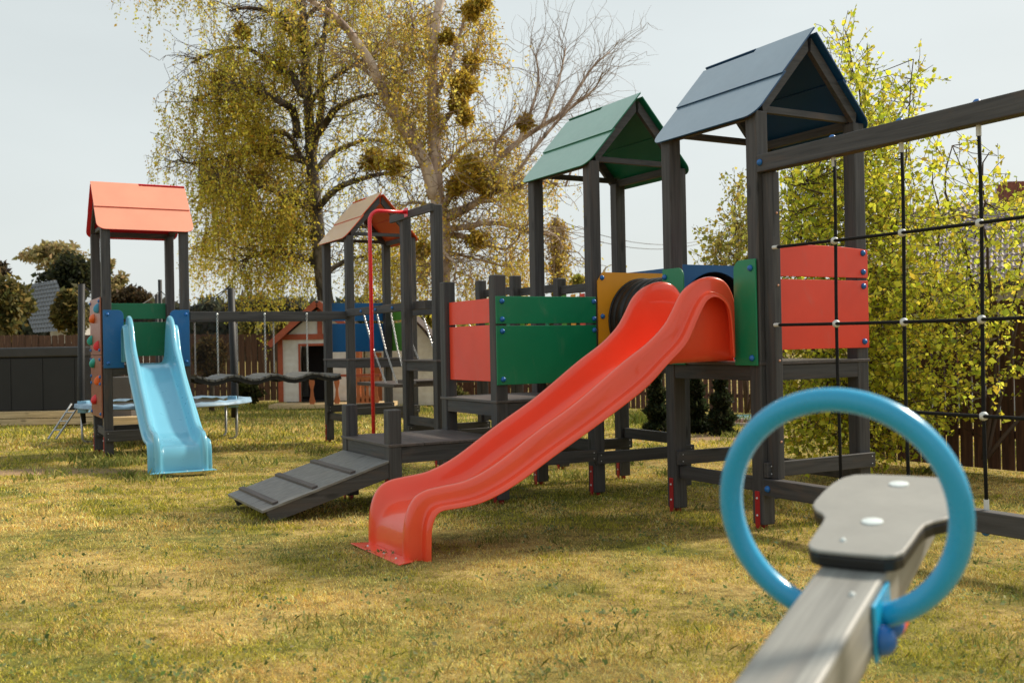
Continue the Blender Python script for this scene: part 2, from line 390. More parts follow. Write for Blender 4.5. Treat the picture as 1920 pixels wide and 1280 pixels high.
def make_slide(e, m):
    C_, L_, B_ = catmull(ST_C, 4), catmull(ST_L, 4), catmull(ST_B, 4)
    # half cross-section: (offset from centre in m, mix of curves)
    vs = []; nn = 0
    for c, l, b in zip(C_, L_, B_):
        c = np.array([c[0]*K, c[1]]); l = np.array([l[0]*K, l[1]]); b = np.array([b[0]*K, b[1]])
        d = b - c
        half = [(.384, l), (.383, l + (c-l)*.06), (.380, l + (c-l)*.16), (.372, l + (c-l)*.215), (.350, l + (c-l)*.235), (.326, l + (c-l)*.25), (.319, l + (c-l)*.30), (.317, l + (c-l)*.42), (.316, l + (c-l)*.78), (.313, l + (c-l)*.93), (.304, c + (c-l)*.0), (.285, c + (c-l)*.035), (.264, c + (c-l)*.02), (.254, c + d*.03),
                (.247, c + d*.18), (.238, c + d*.5), (.226, c + d*.8), (.208, c + d*.93), (.182, b), (.10, b), (0, b)]
        row = [(-o, p) for o, p in half] + [(o, p) for o, p in half[-2::-1]]
        nn = len(row); vs += [(o, p[0], p[1]) for o, p in row]
    fs = [(i*nn+k, i*nn+k+1, (i+1)*nn+k+1, (i+1)*nn+k) for i in range(len(C_)-1) for k in range(nn-1)]
    mb = MB().add(vs, fs); o = mb.build('chute', m, e, smooth=True)
    so = o.modifiers.new('thick', 'SOLIDIFY'); so.thickness = .007; so.offset = 0
    sb = o.modifiers.new('sub', 'SUBSURF'); sb.levels = 1; sb.render_levels = 1
    # ground flange and its screws
    mb = MB(); y0 = -2.71*K
    mb.prism([(-.33, y0+.005, .061), (.37, y0+.005, .061), (.40, y0-.10, .057), (-.40, y0-.10, .057)][::-1], (0, 0, .007))
    fl = mb.build('ground_flange', m, e, bevel=.002)
    for x in (-.22, .05, .24): MB().dome((x, y0-.05, .066), (0,0,1), .008, n=8, m=2).build('flange_screw', BOLT, fl)
    # bar joining both upright cheeks to the deck
    mb = MB().box(-.25, .25, -.02, .03, 1.176, 1.182); mb.build('deck_flange', m, e)
p = W(-.51, -.02, 0)
e = root('wave_slide', 'long glossy red wave slide running down from blue roofed tower', 'slide', p, ANG - PI/2, 'wave slides'); make_slide(e, S_RED)
p = W(OU+.08, TV+.495, 0)
sdir = math.atan2(-.125, 2.85)                       # drifts slightly towards v-
e = root('wave_slide', 'light blue wave slide coming off red roofed tower on the left', 'slide', p, ANG - PI/2 + PI/2 + sdir, 'wave slides'); make_slide(e, S_BLUE); e.scale = (.86, 1, 1)

# ------------------------------------------------------------------ stepped platforms
T = Thing('middle_platform', 'square waist high deck with green and red side panels beside the green roofed tower', 'platform', FU-.5, -.5, 'stepped decks')
post(T, FU, -1, 1.911); post(T, FU-1, -1, 1.911)
deck(T, FU-1, FU, -1, -.02, .865, seam=None)
rail(T, 'v', FU+.085, -1.055, -.06, .30, .40); rail(T, 'u', -1, FU-1+.06, FU-.06, .33, .43)
panel(T, 'u', FU+.064, -1.057, -.027, .994, 1.485, P_GREEN, [(-1.0, 1.44), (-.05, 1.44), (-1.0, 1.04), (-.05, 1.04)], 1)
panel(T, 'u', FU+.064, -1.057, -.027, 1.502, 1.731, P_GREEN, [(-1.0, 1.69), (-.05, 1.69), (-1.0, 1.54), (-.05, 1.54)], 1)
panel(T, 'v', -1.0, FU-.94, FU-.06, 1.02, 1.497, P_RED, [], -1)
panel(T, 'v', -1.0, FU-.94, FU-.06, 1.516, 1.722, P_RED, [], -1)
T = Thing('low_platform', 'lowest square deck with two short posts at the top of the ramp', 'platform', FU-.5, -1.5, 'stepped decks')
post(T, FU, -2, .8345); post(T, FU-1, -2, .8345)
deck(T, FU-1, FU, -2, -1.07, .563, beam=.13, seam=.3)
# ramp
T = Thing('ramp', 'dark board ramp with three cleats leading up to the lowest deck', 'ramp', FU-.5, -2.6)
zr0, zr1 = .42, .125; v0r, v1r = -2.06, -3.10
def rp(u, t, dz=0): return (u*K, (v0r + (v1r-v0r)*t)*K, zr0 + (zr1-zr0)*t + dz)
ul, ur_ = FU-1.02, FU+.06
mb = MB()
mb.hexa([rp(ul,1), rp(ur_,1), rp(ur_,0), rp(ul,0)], [rp(ul,1,.02), rp(ur_,1,.02), rp(ur_,0,.02), rp(ul,0,.02)])
rb = T.part('ramp_board', mb, RAMP, bevel=.002)
for t in (.28, .585, .89):
    mb = MB(); mb.hexa([rp(ul-.0,t+.022,.0205), rp(ur_-.05,t+.022,.0205), rp(ur_-.05,t-.022,.0205), rp(ul,t-.022,.0205)], [rp(ul,t+.022,.040), rp(ur_-.05,t+.022,.040), rp(ur_-.05,t-.022,.036), rp(ul,t-.022,.036)])
    T.part('cleat', mb, WDECK, bevel=.002)
for u in (ul+.03, ur_-.03):
    mb = MB(); w = .02/K
    mb.hexa([rp(u-w,.93,-.10), rp(u+w,.93,-.10), rp(u+w,0,-.12), rp(u-w,0,-.12)], [rp(u-w,.97,-.0005), rp(u+w,.97,-.0005), rp(u+w,0,-.0005), rp(u-w,0,-.0005)])
    T.part('stringer', mb, WY, bevel=.003)

# ------------------------------------------------------------------ fireman's pole frame, far walkway
QV = -.12; Q2, Q1 = -5.2554, -6.17
T = Thing('fire_pole_frame', 'two tall grey posts with cross beam and landing deck right of the orange roofed tower', 'frame', -5.7, .4)
for u in (Q1, Q2):
    post(T, u, QV, 2.93); post(T, u, .93, 2.14)
T.part('cross_beam', MB().box(-6.44*K, -5.19*K, (QV-.058)*K-.04, (QV-.058)*K, 2.845, 2.935), WX, bevel=.004)
deck(T, Q1, Q2, QV, .93, 1.172)
for v in (QV, .93): rail(T, 'u', v, Q1+.06, Q2-.06, .40, .50)
rail(T, 'v', Q1+.085, QV-.05, .98, .28, .38); rail(T, 'v', Q2+.085, QV-.05, .98, .28, .38)
T2 = Thing('sliding_pole', 'thin red metal pole curving over at the top from the grey cross beam', 'pole', -5.9, -.75)
pu, pv = -5.9, -.70
arc = [(pu*K, (pv + .13 - .13*math.cos(a))*K, 2.785 + .13*math.sin(a)) for a in np.linspace(0, PI/2, 9)]
T2.part('pole', MB().tube([(pu*K, pv*K, gzu(pu,pv)-.05)] + arc + [(pu*K, (QV-.11)*K, 2.915)], .0225, 12), POLER, smooth=True)
T2.part('wall_flange', MB().box((pu-.05)*K, (pu+.05)*K, (QV-.105)*K-.002, (QV-.1)*K, 2.86, 2.965), POLER, bevel=.002)

def chain(pts, link=.034, r=.0042, w=.011):
    """real links along a polyline"""
    P = [np.array(p, float) for p in pts]; mb = MB()
    seg = [np.linalg.norm(P[i+1]-P[i]) for i in range(len(P)-1)]; tot = sum(seg); n = max(2, int(tot/(link*.74)))
    for i in range(n):
        s_ = tot*(i+.5)/n; j = 0
        while j < len(seg)-1 and s_ > seg[j]: s_ -= seg[j]; j += 1
        d = (P[j+1]-P[j])/seg[j]; c = P[j] + d*s_
        a = np.cross(d, [1.,.3,.2]); a /= np.linalg.norm(a); b = np.cross(d, a)
        if i % 2: a = b
        h = link/2 - w; pts_ = []
        for k in range(10):
            t = 2*PI*k/10; pts_.append(c + a*w*math.cos(t) + d*(w*math.sin(t) + (h if math.sin(t) > 0 else -h)))
        mb.tube(pts_, r, 4, closed=True)
    return mb
T = Thing('chain_walkway', 'short chain hung walkway joining the orange roofed tower to the pole frame', 'walkway', -7.4, .5)
for v in (.02, 1.0):
    bmn = T.part('handrail', MB().box((OU+.07)*K, (Q1-.06)*K if v > .5 else (Q1+.35)*K, v*K-.045, v*K+.045, 1.775, 1.875), WX, bevel=.004)
    if v < .5: caps(T, bmn, [(u*K, v*K-.045, 1.825) for u in (-8.0, -7.45, -6.85)], (0,-1,0))
for (ua, za, ub, zb) in ((-8.1,1.77,-7.5,.86),(-7.6,1.77,-7.1,.86),(-7.1,1.77,-6.75,.86),(-6.7,1.77,-6.35,1.15)):
    for v in (.05, .97): T.part('chain', chain([(ua*K, v*K, za), ((ua*.45+ub*.55)*K, v*K+.01, (za+zb)/2-.03), (ub*K, (.12 if v < .5 else .9)*K, zb)]), STEEL)
T.part('tread', MB().box(-8.55*K, -7.9*K, .1*K, .98*K, .80, .845), WDECK, bevel=.004)
T.part('tread', MB().box(-7.78*K, -7.15*K, .1*K, .98*K, .80, .845), WDECK, bevel=.004)
T.part('tread', MB().box(-7.03*K, -6.42*K, .1*K, .98*K, .86, .905), WDECK, bevel=.004)
T = Thing('balustrade', 'far side grey balustrade with short posts and coloured slats before the green roofed tower', 'railing', -4.6, .97)
post(T, -4.3, .97, 2.05)
rail(T, 'u', .97, Q2+.06, -4.36, 1.90, 1.99); rail(T, 'u', .97, -4.24, FU-1.07, 1.87, 1.96); rail(T, 'u', .97, Q1+.06, Q2-.06, 1.93, 2.02)
rail(T, 'u', .97, Q2+.06, -4.36, 1.16, 1.25); rail(T, 'u', .97, -4.24, FU-1.07, 1.16, 1.25)
cols = [P_LIME, P_YEL, P_RED, P_GREEN]
k = 0
for u in list(np.arange(Q1+.14, Q2-.1, .19)) + list(np.arange(Q2+.14, -4.42, .19)) + list(np.arange(-4.16, FU-1.12, .19)):
    T.part('slat', MB().box((u-.045)*K, (u+.045)*K, .945*K-.012, .945*K, 1.27, 1.855), cols[k % 4], bevel=.003); k += 1
rail(T, 'u', -.02, Q2+.08, FU-1.07, 1.06, 1.16, name='bridge_beam'); rail(T, 'u', .95, Q2+.08, FU-1.07, 1.04, 1.14, name='bridge_beam')
for i, u in enumerate(np.arange(Q2+.12, FU-1.1, .135)):
    T.part('bridge_plank', MB().box((u-.058)*K, (u+.058)*K, -.02*K, .96*K, 1.1605, 1.19), WY, bevel=.003)

# ------------------------------------------------------------------ hanging plank bridge between red and orange towers
T = Thing('hanging_bridge', 'wavy plank bridge on galvanised chains between red and orange roofed towers', 'rope bridge', OU-.5, -1.1)
hu = OU+.03
for u in (hu, OU-.97):
    T.part('handrail', MB().box(u*K-.04, u*K+.04, (TV+1.06)*K, (OV-.06)*K if u < hu else (OV-.06)*K, 1.735, 1.845), WY, bevel=.004)
def sagz(v):
    t = (v - (TV+1.1)) / ((OV-.1)-(TV+1.1)); return .975 + .032*math.cos(t*2*PI*3.8) - .012*math.sin(t*PI)
vv = np.linspace(TV+1.14, OV-.14, 25)
for i in range(len(vv)-1):
    a, b = vv[i]+.012, vv[i+1]-.012; za, zb = sagz(vv[i]), sagz(vv[i+1])
    u0_, u1_ = (OU-.93)*K, (OU-.02)*K
    mb = MB(); mb.hexa([(u0_,a*K,za-.03),(u1_,a*K,za-.03),(u1_,b*K,zb-.03),(u0_,b*K,zb-.03)], [(u0_,a*K,za),(u1_,a*K,za),(u1_,b*K,zb),(u0_,b*K,zb)])
    T.part('plank', mb, RAMP, bevel=.003)
for u in (OU-.06, OU-.88):
    mb = MB()
    for i in range(len(vv)-1):
        a, b = vv[i], vv[i+1]; mb.bar((u*K, a*K, sagz(a)-.056), (u*K, b*K, sagz(b)-.056), .05, .05)
    T.part('belt', mb, RUB)
for v in (-1.89, -1.23, -.62):
    T.part('chain', chain([(hu*K+.045, v*K, 1.81), (hu*K+.045, v*K, 1.0)]), STEEL)
    T.part('eye_bolt', MB().dome((hu*K+.04, v*K, 1.81), (1,0,0), .016, n=10, m=3, full=True), BOLT)
for v in (-2.078, -1.465, -.91):
    T.part('chain', chain([((OU-.95)*K, (v+.1)*K, 1.735), ((OU-.95)*K, (v+.1)*K, 1.0)]), STEEL)

# ------------------------------------------------------------------ climbing wall
T = Thing('climbing_wall', 'brown climbing panel with coloured holds on the left side of the red roofed tower', 'climbing wall', OU-.4, TV-.08)
CV = (TV-.068)
xw0, xw1 = (OU-.98)*K, (OU+.04)*K
def cw(z0, z1): return T.part('wall_board', MB().box(xw0, xw1, CV*K-.016, CV*K, z0, z1), P_BROWN, bevel=.002)
b1 = cw(1.30, 2.03); b2 = cw(.50, 1.29)
caps(T, b1, [(x, CV*K-.016, z) for x in (xw0+.08, xw1-.06) for z in (1.36, 1.98)], (0,-1,0), .022)
caps(T, b2, [(x, CV*K-.016, z) for x in (xw0+.08, xw1-.06) for z in (1.24, .55, .93, 1.02)], (0,-1,0), .022)
HM = {'red': plain('hold_red', (.75,.03,.04), .5), 'teal': plain('hold_teal', (.02,.35,.28), .5), 'orange': plain('hold_orange', (.8,.14,.02), .5), 'blue': plain('hold_blue', (.05,.3,.5), .5)}
for x, z, c, nm in ((-.10,1.90,'blue','blue'),(-.55,1.78,'orange','orange'),(-.16,1.42,'red','red'),(-.6,1.20,'teal','teal'),(-.15,.98,'orange','orange'),(-.50,.72,'red','red'),(-.8,1.5,'teal','teal')):
    mb = MB(); c0 = np.array([(OU+x)*K, CV*K-.018, z]); vs = []; n_, m_ = 12, 5
    for i in range(m_+1):
        ph = PI/2*.92*i/m_
        for k_ in range(n_):
            th = 2*PI*k_/n_; rr = 1 + .18*math.sin(3*th + x*9)
            vs.append(c0 + np.array([.05*rr*math.cos(ph)*math.cos(th), -.062*math.sin(ph), .062*rr*math.cos(ph)*math.sin(th) - .018*math.sin(ph)]))
    mb.add(vs, [(i*n_+k_, i*n_+(k_+1)%n_, (i+1)*n_+(k_+1)%n_, (i+1)*n_+k_) for i in range(m_) for k_ in range(n_)] + [tuple(range(m_*n_, (m_+1)*n_))])
    h = T.part('climbing_hold', mb, HM[c], smooth=True); h['label'] = nm + ' climbing hold'

# ------------------------------------------------------------------ climbing net
T = Thing('climbing_net', 'black rope climbing net with grey knots in wooden frame at the right', 'climbing net', 1.4, 0)
yb0, yb1 = -.062*K, .032*K
xe = 3.3*K
tb = T.part('top_beam', MB().box(.0605*K, xe, yb0, yb1, 2.49, 2.612), WX, bevel=.006)
bb = T.part('bottom_beam', MB().box(.0605*K, xe, yb0, yb1, .243, .362), WX, bevel=.006)
ep = T.part('end_post', MB().box(xe+.001, xe+.11, -.06, .05, gzu(3.4,0)-.02, 2.75), WZ, bevel=.009)
np_ = T.part('side_post', MB().box(.0605*K, .168*K, -.012, .05, .3625, 2.4895), WZ, bevel=.006)
caps(T, tb, [(.098*K, yb0, 2.555)], (0,-1,0), .024); caps(T, bb, [(.11*K, yb0, .295)], (0,-1,0), .024)
for z in (.62, 1.18, 1.70, 2.2): T.part('screw', MB().dome((.168*K, .02, z), (1,0,0), .009, n=8, m=3), COPPER, np_)
cu = [.731, 1.278, 1.818, 2.36, 2.9]; rz = [1.96, 1.427, .893]
for u in cu:
    T.part('rope', MB().tube([(u*K + .006*math.sin(z*3+u), 0, z) for z in np.linspace(.38, 2.47, 9)], .0105, 8), ROPE, smooth=True)
    T.part('rope_ferrule', MB().tube([(u*K, 0, 2.43), (u*K, 0, 2.4895)], .015, 10), CLAMP, autos=.6)
    T.part('rope_ferrule', MB().tube([(u*K, 0, .3625), (u*K, 0, .42)], .015, 10), CLAMP, autos=.6)
    caps(T, tb, [(u*K, -.01, 2.612)], (0,0,1), .024)
    caps(T, bb, [(u*K, -.01, .243)], (0,0,-1), .024)
for z in rz:
    T.part('rope', MB().tube([(x, -.021, z - .012*math.sin((x-.17*K)*PI/(xe-.17*K))) for x in np.linspace(.16*K, xe, 14)], .0105, 8), ROPE, smooth=True)
    T.part('rope_ferrule', MB().tube([(.169*K, -.021, z), (.215*K, -.021, z)], .013, 10), CLAMP, autos=.6)
    for u in cu:
        zz = z - .012*math.sin((u*K-.17*K)*PI/(xe-.17*K))
        T.part('knot', MB().dome((u*K, -.008, zz), (0,-1,0), .026, n=14, m=6, full=True), CLAMP, smooth=True)

# ------------------------------------------------------------------ seesaw in the foreground
az, el = math.radians(31.6), math.radians(8.6)
D_ = np.array([math.sin(az)*math.cos(el), math.cos(az)*math.cos(el), math.sin(el)])
S_ = np.cross(D_, [0,0,1.]); S_ /= np.linalg.norm(S_); U_ = np.cross(S_, D_)
P0 = np.array([.3145, 1.512, .8165])
RM = Matrix(((D_[0], -S_[0], U_[0]), (D_[1], -S_[1], U_[1]), (D_[2], -S_[2], U_[2]))).to_4x4()
C0 = P0 + S_*.06
see = root('seesaw', 'pale grey wooden seesaw with blue hoop handle and grey seat close to the camera', 'seesaw', C0)
see.matrix_world = Matrix.Translation(Vector(C0)) @ RM
# local x along the beam, y to the left, z up; top of the beam z=0
MB().box(-3.6, 1.10, -.06, .06, -.11, 0).build('beam', WSEE, see, bevel=.007)
def seat_outline(f=1):
    half = [(.50,.0),(.502,.060),(.512,.078),(.535,.088),(.60,.092),(.66,.094),(.70,.098),(.725,.110),(.745,.128),(.775,.143),(.81,.147),(.88,.147),(.95,.143),(1.00,.132),(1.03,.112),(1.04,.08),(1.043,0)]
    return [(f*x, y) for x, y in half] + [(f*x, -y) for x, y in half[-2:0:-1]]
for s_, off in ((1, 0), (-1, -2.5)):
    mb = MB(); ol = [(x+off if s_ == 1 else x+off, y) for x, y in seat_outline(s_)]
    if s_ == -1: ol = ol[::-1]
    mb.prism([(x, y, .026) for x, y in ol], (0, 0, .008))
    st = mb.build('seat', [SEATM], see, bevel=.0035, segs=2)
    xb = [s_*.69+off, s_*.965+off]
    for x in xb: MB().tube([(x, 0, .034), (x, 0, .0365), (x, 0, .0385)], [.021, .021, .014], 18).build('seat_bolt', CAPW, st, autos=.5)
    mb = MB(); mb.prism([(x, y*.992, .0005) for x, y in ol], (0,0,.0250)); mb.build('seat_underlay', RUB, see, bevel=.005)
    # hoop handle
    xh = s_*.445+off; zc = .134; R_ = .203
    mb = MB(); mb.tube([(xh, R_*math.sin(t), zc - R_*math.cos(t)) for t in np.linspace(.31, 2*PI-.31, 72)], .0215, 16)
    hp = mb.build('hoop_handle', RINGM, see, smooth=True)
    for sd in (-1, 1):
        mb = MB(); mb.box(xh-.072, xh+.058, sd*.0605, sd*.068, -.118, -.012); mb.build('handle_plate', RINGM, hp, bevel=.004)
        for xx, zz in ((xh-.042, -.085), (xh+.030, -.085)):
            MB().dome((xx, sd*.068, zz), (0,sd,0), .028, n=16, m=6, full=False).build('bolt_cap', CAPM, hp, smooth=True)
sm = MB()
for x, y in ((.565,.028),(.385,-.028)): MB().dome((x, y, .034 if x > .5 else 0), (0,0,1), .006, n=8, m=2).build('screw', CAPW, see)
MB().box(.58, .66, -.072, .05, -.152, -.1105).build('rubber_stop', P_RED, see, bevel=.006)
pv_ = C0 - D_*1.25; g_ = float(gz(pv_[0], pv_[1]))
mb = MB()
for sd in (-.078, .078):
    c = (-1.25, sd); mb.box(-1.31, -1.19, sd-.017, sd+.017, -(pv_[2]-g_)-.15, -.02)
mb.build('pivot_stand', WSEE, see, bevel=.005)

# ------------------------------------------------------------------ ground
def vnoise(x, y, s, seed=0):
    x = np.asarray(x)*s + 100.3 + seed*17.1; y = np.asarray(y)*s + 57.7 + seed*5.3
    xi = np.floor(x).astype(np.int64); yi = np.floor(y).astype(np.int64); xf = x-xi; yf = y-yi
    def h(a, b):
        n = (a*374761393 + b*668265263 + seed*1274126177) & 0x7fffffff; n = (n ^ (n >> 13))*1274126177 & 0x7fffffff
        return ((n ^ (n >> 16)) & 0xffff)/65535.
    sx = xf*xf*(3-2*xf); sy = yf*yf*(3-2*yf)
    return (h(xi,yi)*(1-sx)+h(xi+1,yi)*sx)*(1-sy)+(h(xi,yi+1)*(1-sx)+h(xi+1,yi+1)*sx)*sy
def fbm(x, y, s, o=4, seed=0):
    t = 0; a = .5; tot = 0
    for i in range(o): t = t + a*vnoise(x, y, s*2**i, seed+i); tot += a; a *= .55
    return t/tot
def gzb(x, y): return gz(x, y) + .02*(fbm(x, y, 1.3, 3, 5)-.5)
xs = np.concatenate([[-400,-200,-100,-60,-40], np.arange(-28, 28.01, .35), [40,60,100,200,400]])
ys = np.concatenate([[-60,-20,-10,-5], np.arange(-2, 40.01, .35), [50,70,100,160,260,500]])
XX, YY = np.meshgrid(xs, ys); ZZ = gzb(XX, YY)
# the land falls away gently behind the fences
nx, ny = len(xs), len(ys)
me = bpy.data.meshes.new('lawn'); V = np.stack([XX, YY, ZZ], -1).reshape(-1, 3)
me.from_pydata(V.tolist(), [], [(j*nx+i, j*nx+i+1, (j+1)*nx+i+1, (j+1)*nx+i) for j in range(ny-1) for i in range(nx-1)])
me.polygons.foreach_set('use_smooth', [True]*len(me.polygons))
GR, nt, b = mat('lawn_ground')
tc = coords(nt, (1,1,1), 'Object')
f1 = noise(nt, tc, .9, 5, .6, .4); f2 = noise(nt, tc, 9, 5, .65); f3 = noise(nt, tc, 60, 3, .6); f4 = noise(nt, tc, .45, 3, .5)
c1 = ramp(nt, f2, [(.3, (.15,.10,.035)), (.5, (.38,.265,.09)), (.72, (.58,.43,.17))])
c2 = ramp(nt, f2, [(.3, (.06,.065,.018)), (.55, (.18,.17,.035)), (.75, (.34,.29,.08))])
k1 = N(nt, 'ShaderNodeMapRange'); k1.inputs[1].default_value = .42; k1.inputs[2].default_value = .6; nt.links.new(f1, k1.inputs[0])
c3 = mixc(nt, k1.outputs[0], c1, c2)
k3 = N(nt, 'ShaderNodeMapRange'); k3.inputs[1].default_value = .25; k3.inputs[2].default_value = .75; k3.inputs[3].default_value = .55; k3.inputs[4].default_value = 1.3; nt.links.new(f3, k3.inputs[0])
c4 = mixc(nt, 1.0, c3, k3.outputs[0], 'MULTIPLY')
# bare soil patches of their own shape
pos = N(nt, 'ShaderNodeTexCoord')
soil = None
SOIL = [(G(60,885), 1.5, .5), (G(1360,820), 1.6, .9)]
cc = c4
for c_, rx, ry in SOIL:
    mp = N(nt, 'ShaderNodeMapping', vector_type='POINT'); mp.inputs['Location'].default_value = (-c_[0]/rx, -c_[1]/ry, 0); mp.inputs['Scale'].default_value = (1/rx, 1/ry, 0)
    nt.links.new(pos.outputs['Object'], mp.inputs['Vector']); ln = N(nt, 'ShaderNodeVectorMath', operation='LENGTH'); nt.links.new(mp.outputs['Vector'], ln.inputs[0])
    ad = N(nt, 'ShaderNodeMath', operation='ADD'); nt.links.new(ln.outputs['Value'], ad.inputs[0])
    mm = N(nt, 'ShaderNodeMath', operation='MULTIPLY'); mm.inputs[1].default_value = 1.6; nt.links.new(f2, mm.inputs[0]); nt.links.new(mm.outputs[0], ad.inputs[1])
    kr = N(nt, 'ShaderNodeMapRange'); kr.inputs[1].default_value = 1.2; kr.inputs[2].default_value = 1.9; kr.inputs[3].default_value = .85; kr.inputs[4].default_value = 0; nt.links.new(ad.outputs[0], kr.inputs[0])
    cc = mixc(nt, kr.outputs[0], cc, (.30,.19,.12))
nt.links.new(cc, b.inputs['Base Color']); b.inputs['Roughness'].default_value = .95; b.inputs['Specular IOR Level'].default_value = .15
bump(nt, b, f3, .6, .02)
me.materials.append(GR); go = bpy.data.objects.new('lawn', me); COL.objects.link(go); tag(go, 'short dry lawn with yellow and green patches', None, None, 'structure')

# leafy materials with colour from the mesh
def leafmat(name, trans=.35, rough=.6):
    m = bpy.data.materials.new(name); m.use_nodes = True; nt = m.node_tree; nt.nodes.clear()
    out = N(nt, 'ShaderNodeOutputMaterial'); at_ = N(nt, 'ShaderNodeAttribute', attribute_name='Col')
    d = N(nt, 'ShaderNodeBsdfPrincipled'); d.inputs['Roughness'].default_value = rough; d.inputs['Specular IOR Level'].default_value = .25
    t = N(nt, 'ShaderNodeBsdfTranslucent'); mx = N(nt, 'ShaderNodeMixShader'); mx.inputs[0].default_value = trans
    nt.links.new(at_.outputs['Color'], d.inputs['Base Color']); nt.links.new(at_.outputs['Color'], t.inputs['Color'])
    nt.links.new(d.outputs[0], mx.inputs[1]); nt.links.new(t.outputs[0], mx.inputs[2]); nt.links.new(mx.outputs[0], out.inputs[0]); return m
LEAF = leafmat('leaf', .56); GRASSM = leafmat('grass_blade', .25, .8)
def rawmesh(name, V, nper, cols, m, parent=None, org=(0,0,0), colper=None):
    """V (n*nper,3); faces of nper verts each; cols (n,3)"""
    V = V - np.array(org); n = len(V)//nper
    me = bpy.data.meshes.new(name); me.vertices.add(len(V)); me.vertices.foreach_set('co', V.astype(np.float32).ravel())
    me.loops.add(len(V)); me.loops.foreach_set('vertex_index', np.arange(len(V), dtype=np.int32))
    me.polygons.add(n); me.polygons.foreach_set('loop_start', np.arange(0, len(V), nper, dtype=np.int32)); me.polygons.foreach_set('loop_total', np.full(n, nper, dtype=np.int32))
    me.update(); me.validate()
    a = me.color_attributes.new('Col', 'FLOAT_COLOR', 'POINT'); c = np.repeat(cols, nper, 0) if colper is None else colper
    a.data.foreach_set('color', np.concatenate([c, np.ones((len(c),1))], 1).astype(np.float32).ravel())
    me.materials.append(m); o = bpy.data.objects.new(name, me); COL.objects.link(o)
    if parent: o.parent = parent
    return o
def leaves(P, size, cols, droop=.5, aspect=.75):
    """rhombus leaves at P (n,3)"""
    n = len(P); d = RNG.normal(size=(n,3)); d[:,2] -= droop*1.6; d /= np.linalg.norm(d, axis=1)[:,None]
    r = RNG.normal(size=(n,3)); s_ = np.cross(d, r); s_ /= np.linalg.norm(s_, axis=1)[:,None]+1e-9
    L = (size*np.clip(RNG.lognormal(-.06, .32, n), .4, 1.8))[:,None]; w = L*aspect*.5
    a = P; m1 = P + d*L*.42 + s_*w; m2 = P + d*L*.42 - s_*w; e_ = P + d*L
    nn = np.cross(d, s_)*L*.12; m1 = m1+nn; m2 = m2+nn
    return np.stack([a, m1, e_, m2], 1).reshape(-1, 3)
def vary(base, n, amt=.25, hue=.12):
    base = np.array(base, float); k = RNG.integers(0, len(base), n); c = base[k]*(1 + RNG.uniform(-amt, amt, n))[:,None]
    return np.clip(c*(1 + RNG.uniform(-hue, hue, (n,3))), 0, 1)

# ------------------------------------------------------------------ grass
def grass_layer(n, y0, y1, h, w, mgx=.9):
    # denser close by: sample distance with weight ~1/y
    u_ = RNG.uniform(0, 1, n); y = y0*(y1/y0)**u_ if y0 > 0 else RNG.uniform(y0, y1, n)
    x = RNG.uniform(-1, 1, n)*(y*.56+mgx)
    return x, y
def make_grass(x, y, hs, ws, lean):
    n = len(x); z = gzb(x, y) - .004
    th = RNG.uniform(0, 2*PI, n); ph = RNG.uniform(0, 2*PI, n)
    ln = np.abs(RNG.normal(0, lean, n)); H = hs*RNG.uniform(.45, 1.35, n)
    side = np.stack([np.cos(th), np.sin(th), np.zeros(n)], 1)*(ws*RNG.uniform(.6,1.3,n))[:,None]*.5
    dr = np.stack([np.cos(ph)*np.sin(ln), np.sin(ph)*np.sin(ln), np.cos(ln)], 1)
    b_ = np.stack([x, y, z], 1); mid = b_ + dr*(H*.55)[:,None]
    dr2 = dr + np.stack([np.cos(ph), np.sin(ph), -.5*np.ones(n)], 1)*.45; tip = mid + dr2*(H*.5)[:,None]
    tri1 = np.stack([b_-side, b_+side, mid+side*.75, tip, mid-side*.75], 1).reshape(-1, 3)
    return tri1
def grass_colors(x, y, n):
    g = fbm(x, y, .55, 4, 3); g2 = fbm(x, y, 2.6, 3, 9)
    u, v = uv(x, y)
    green = np.clip((g-.47)*3.6 + (g2-.5)*4.2 + .30, 0, 1)
    # greener below the towers and along the fences, drier in the open front
    sh = np.exp(-((v-.2)/1.3)**2)*(u < .5)*(u > -9.5); green = np.clip(green + .35*sh - .10*(y < 6.5) + .25*(y > 11)*(y < 30), 0, 1)
    green = np.where(RNG.uniform(0,1,n) < green, 1, 0)
    dry = np.array([(.92,.68,.23), (.85,.59,.18), (.95,.78,.36), (.72,.43,.14), (.88,.71,.17)]); gr = np.array([(.44,.41,.05), (.28,.29,.04), (.58,.52,.075), (.68,.58,.085)])
    c = np.where(green[:,None] > 0, gr[RNG.integers(0,4,n)], dry[RNG.integers(0,5,n)])
    return np.clip(c*RNG.uniform(.6, 1.3, n)[:,None]*(.80+.50*fbm(x, y, 5.5, 2, 31))[:,None], 0, 1)
def soilmask(x, y):
    k = np.ones(len(x), bool)
    for c_, rx, ry in SOIL:
        k &= ~((((x-c_[0])/rx)**2 + ((y-c_[1])/ry)**2 < .55) & (RNG.uniform(0,1,len(x)) < .8))
    return k
Vs, Cs = [], []
for n, y0, y1, h, w, ln in ((360000, 3.0, 7.2, .023, .0032, 1.0), (190000, 7.2, 14, .032, .0065, .8), (90000, 14, 30, .055, .016, .6)):
    x, y = grass_layer(n, y0, y1, h, w); k = soilmask(x, y); x, y = x[k], y[k]; n = len(x)
    hh = h*(.35 + 1.35*fbm(x, y, 3.2, 3, 21)**1.3); Vs.append(make_grass(x, y, hh, w, ln)); Cs.append(grass_colors(x, y, n))
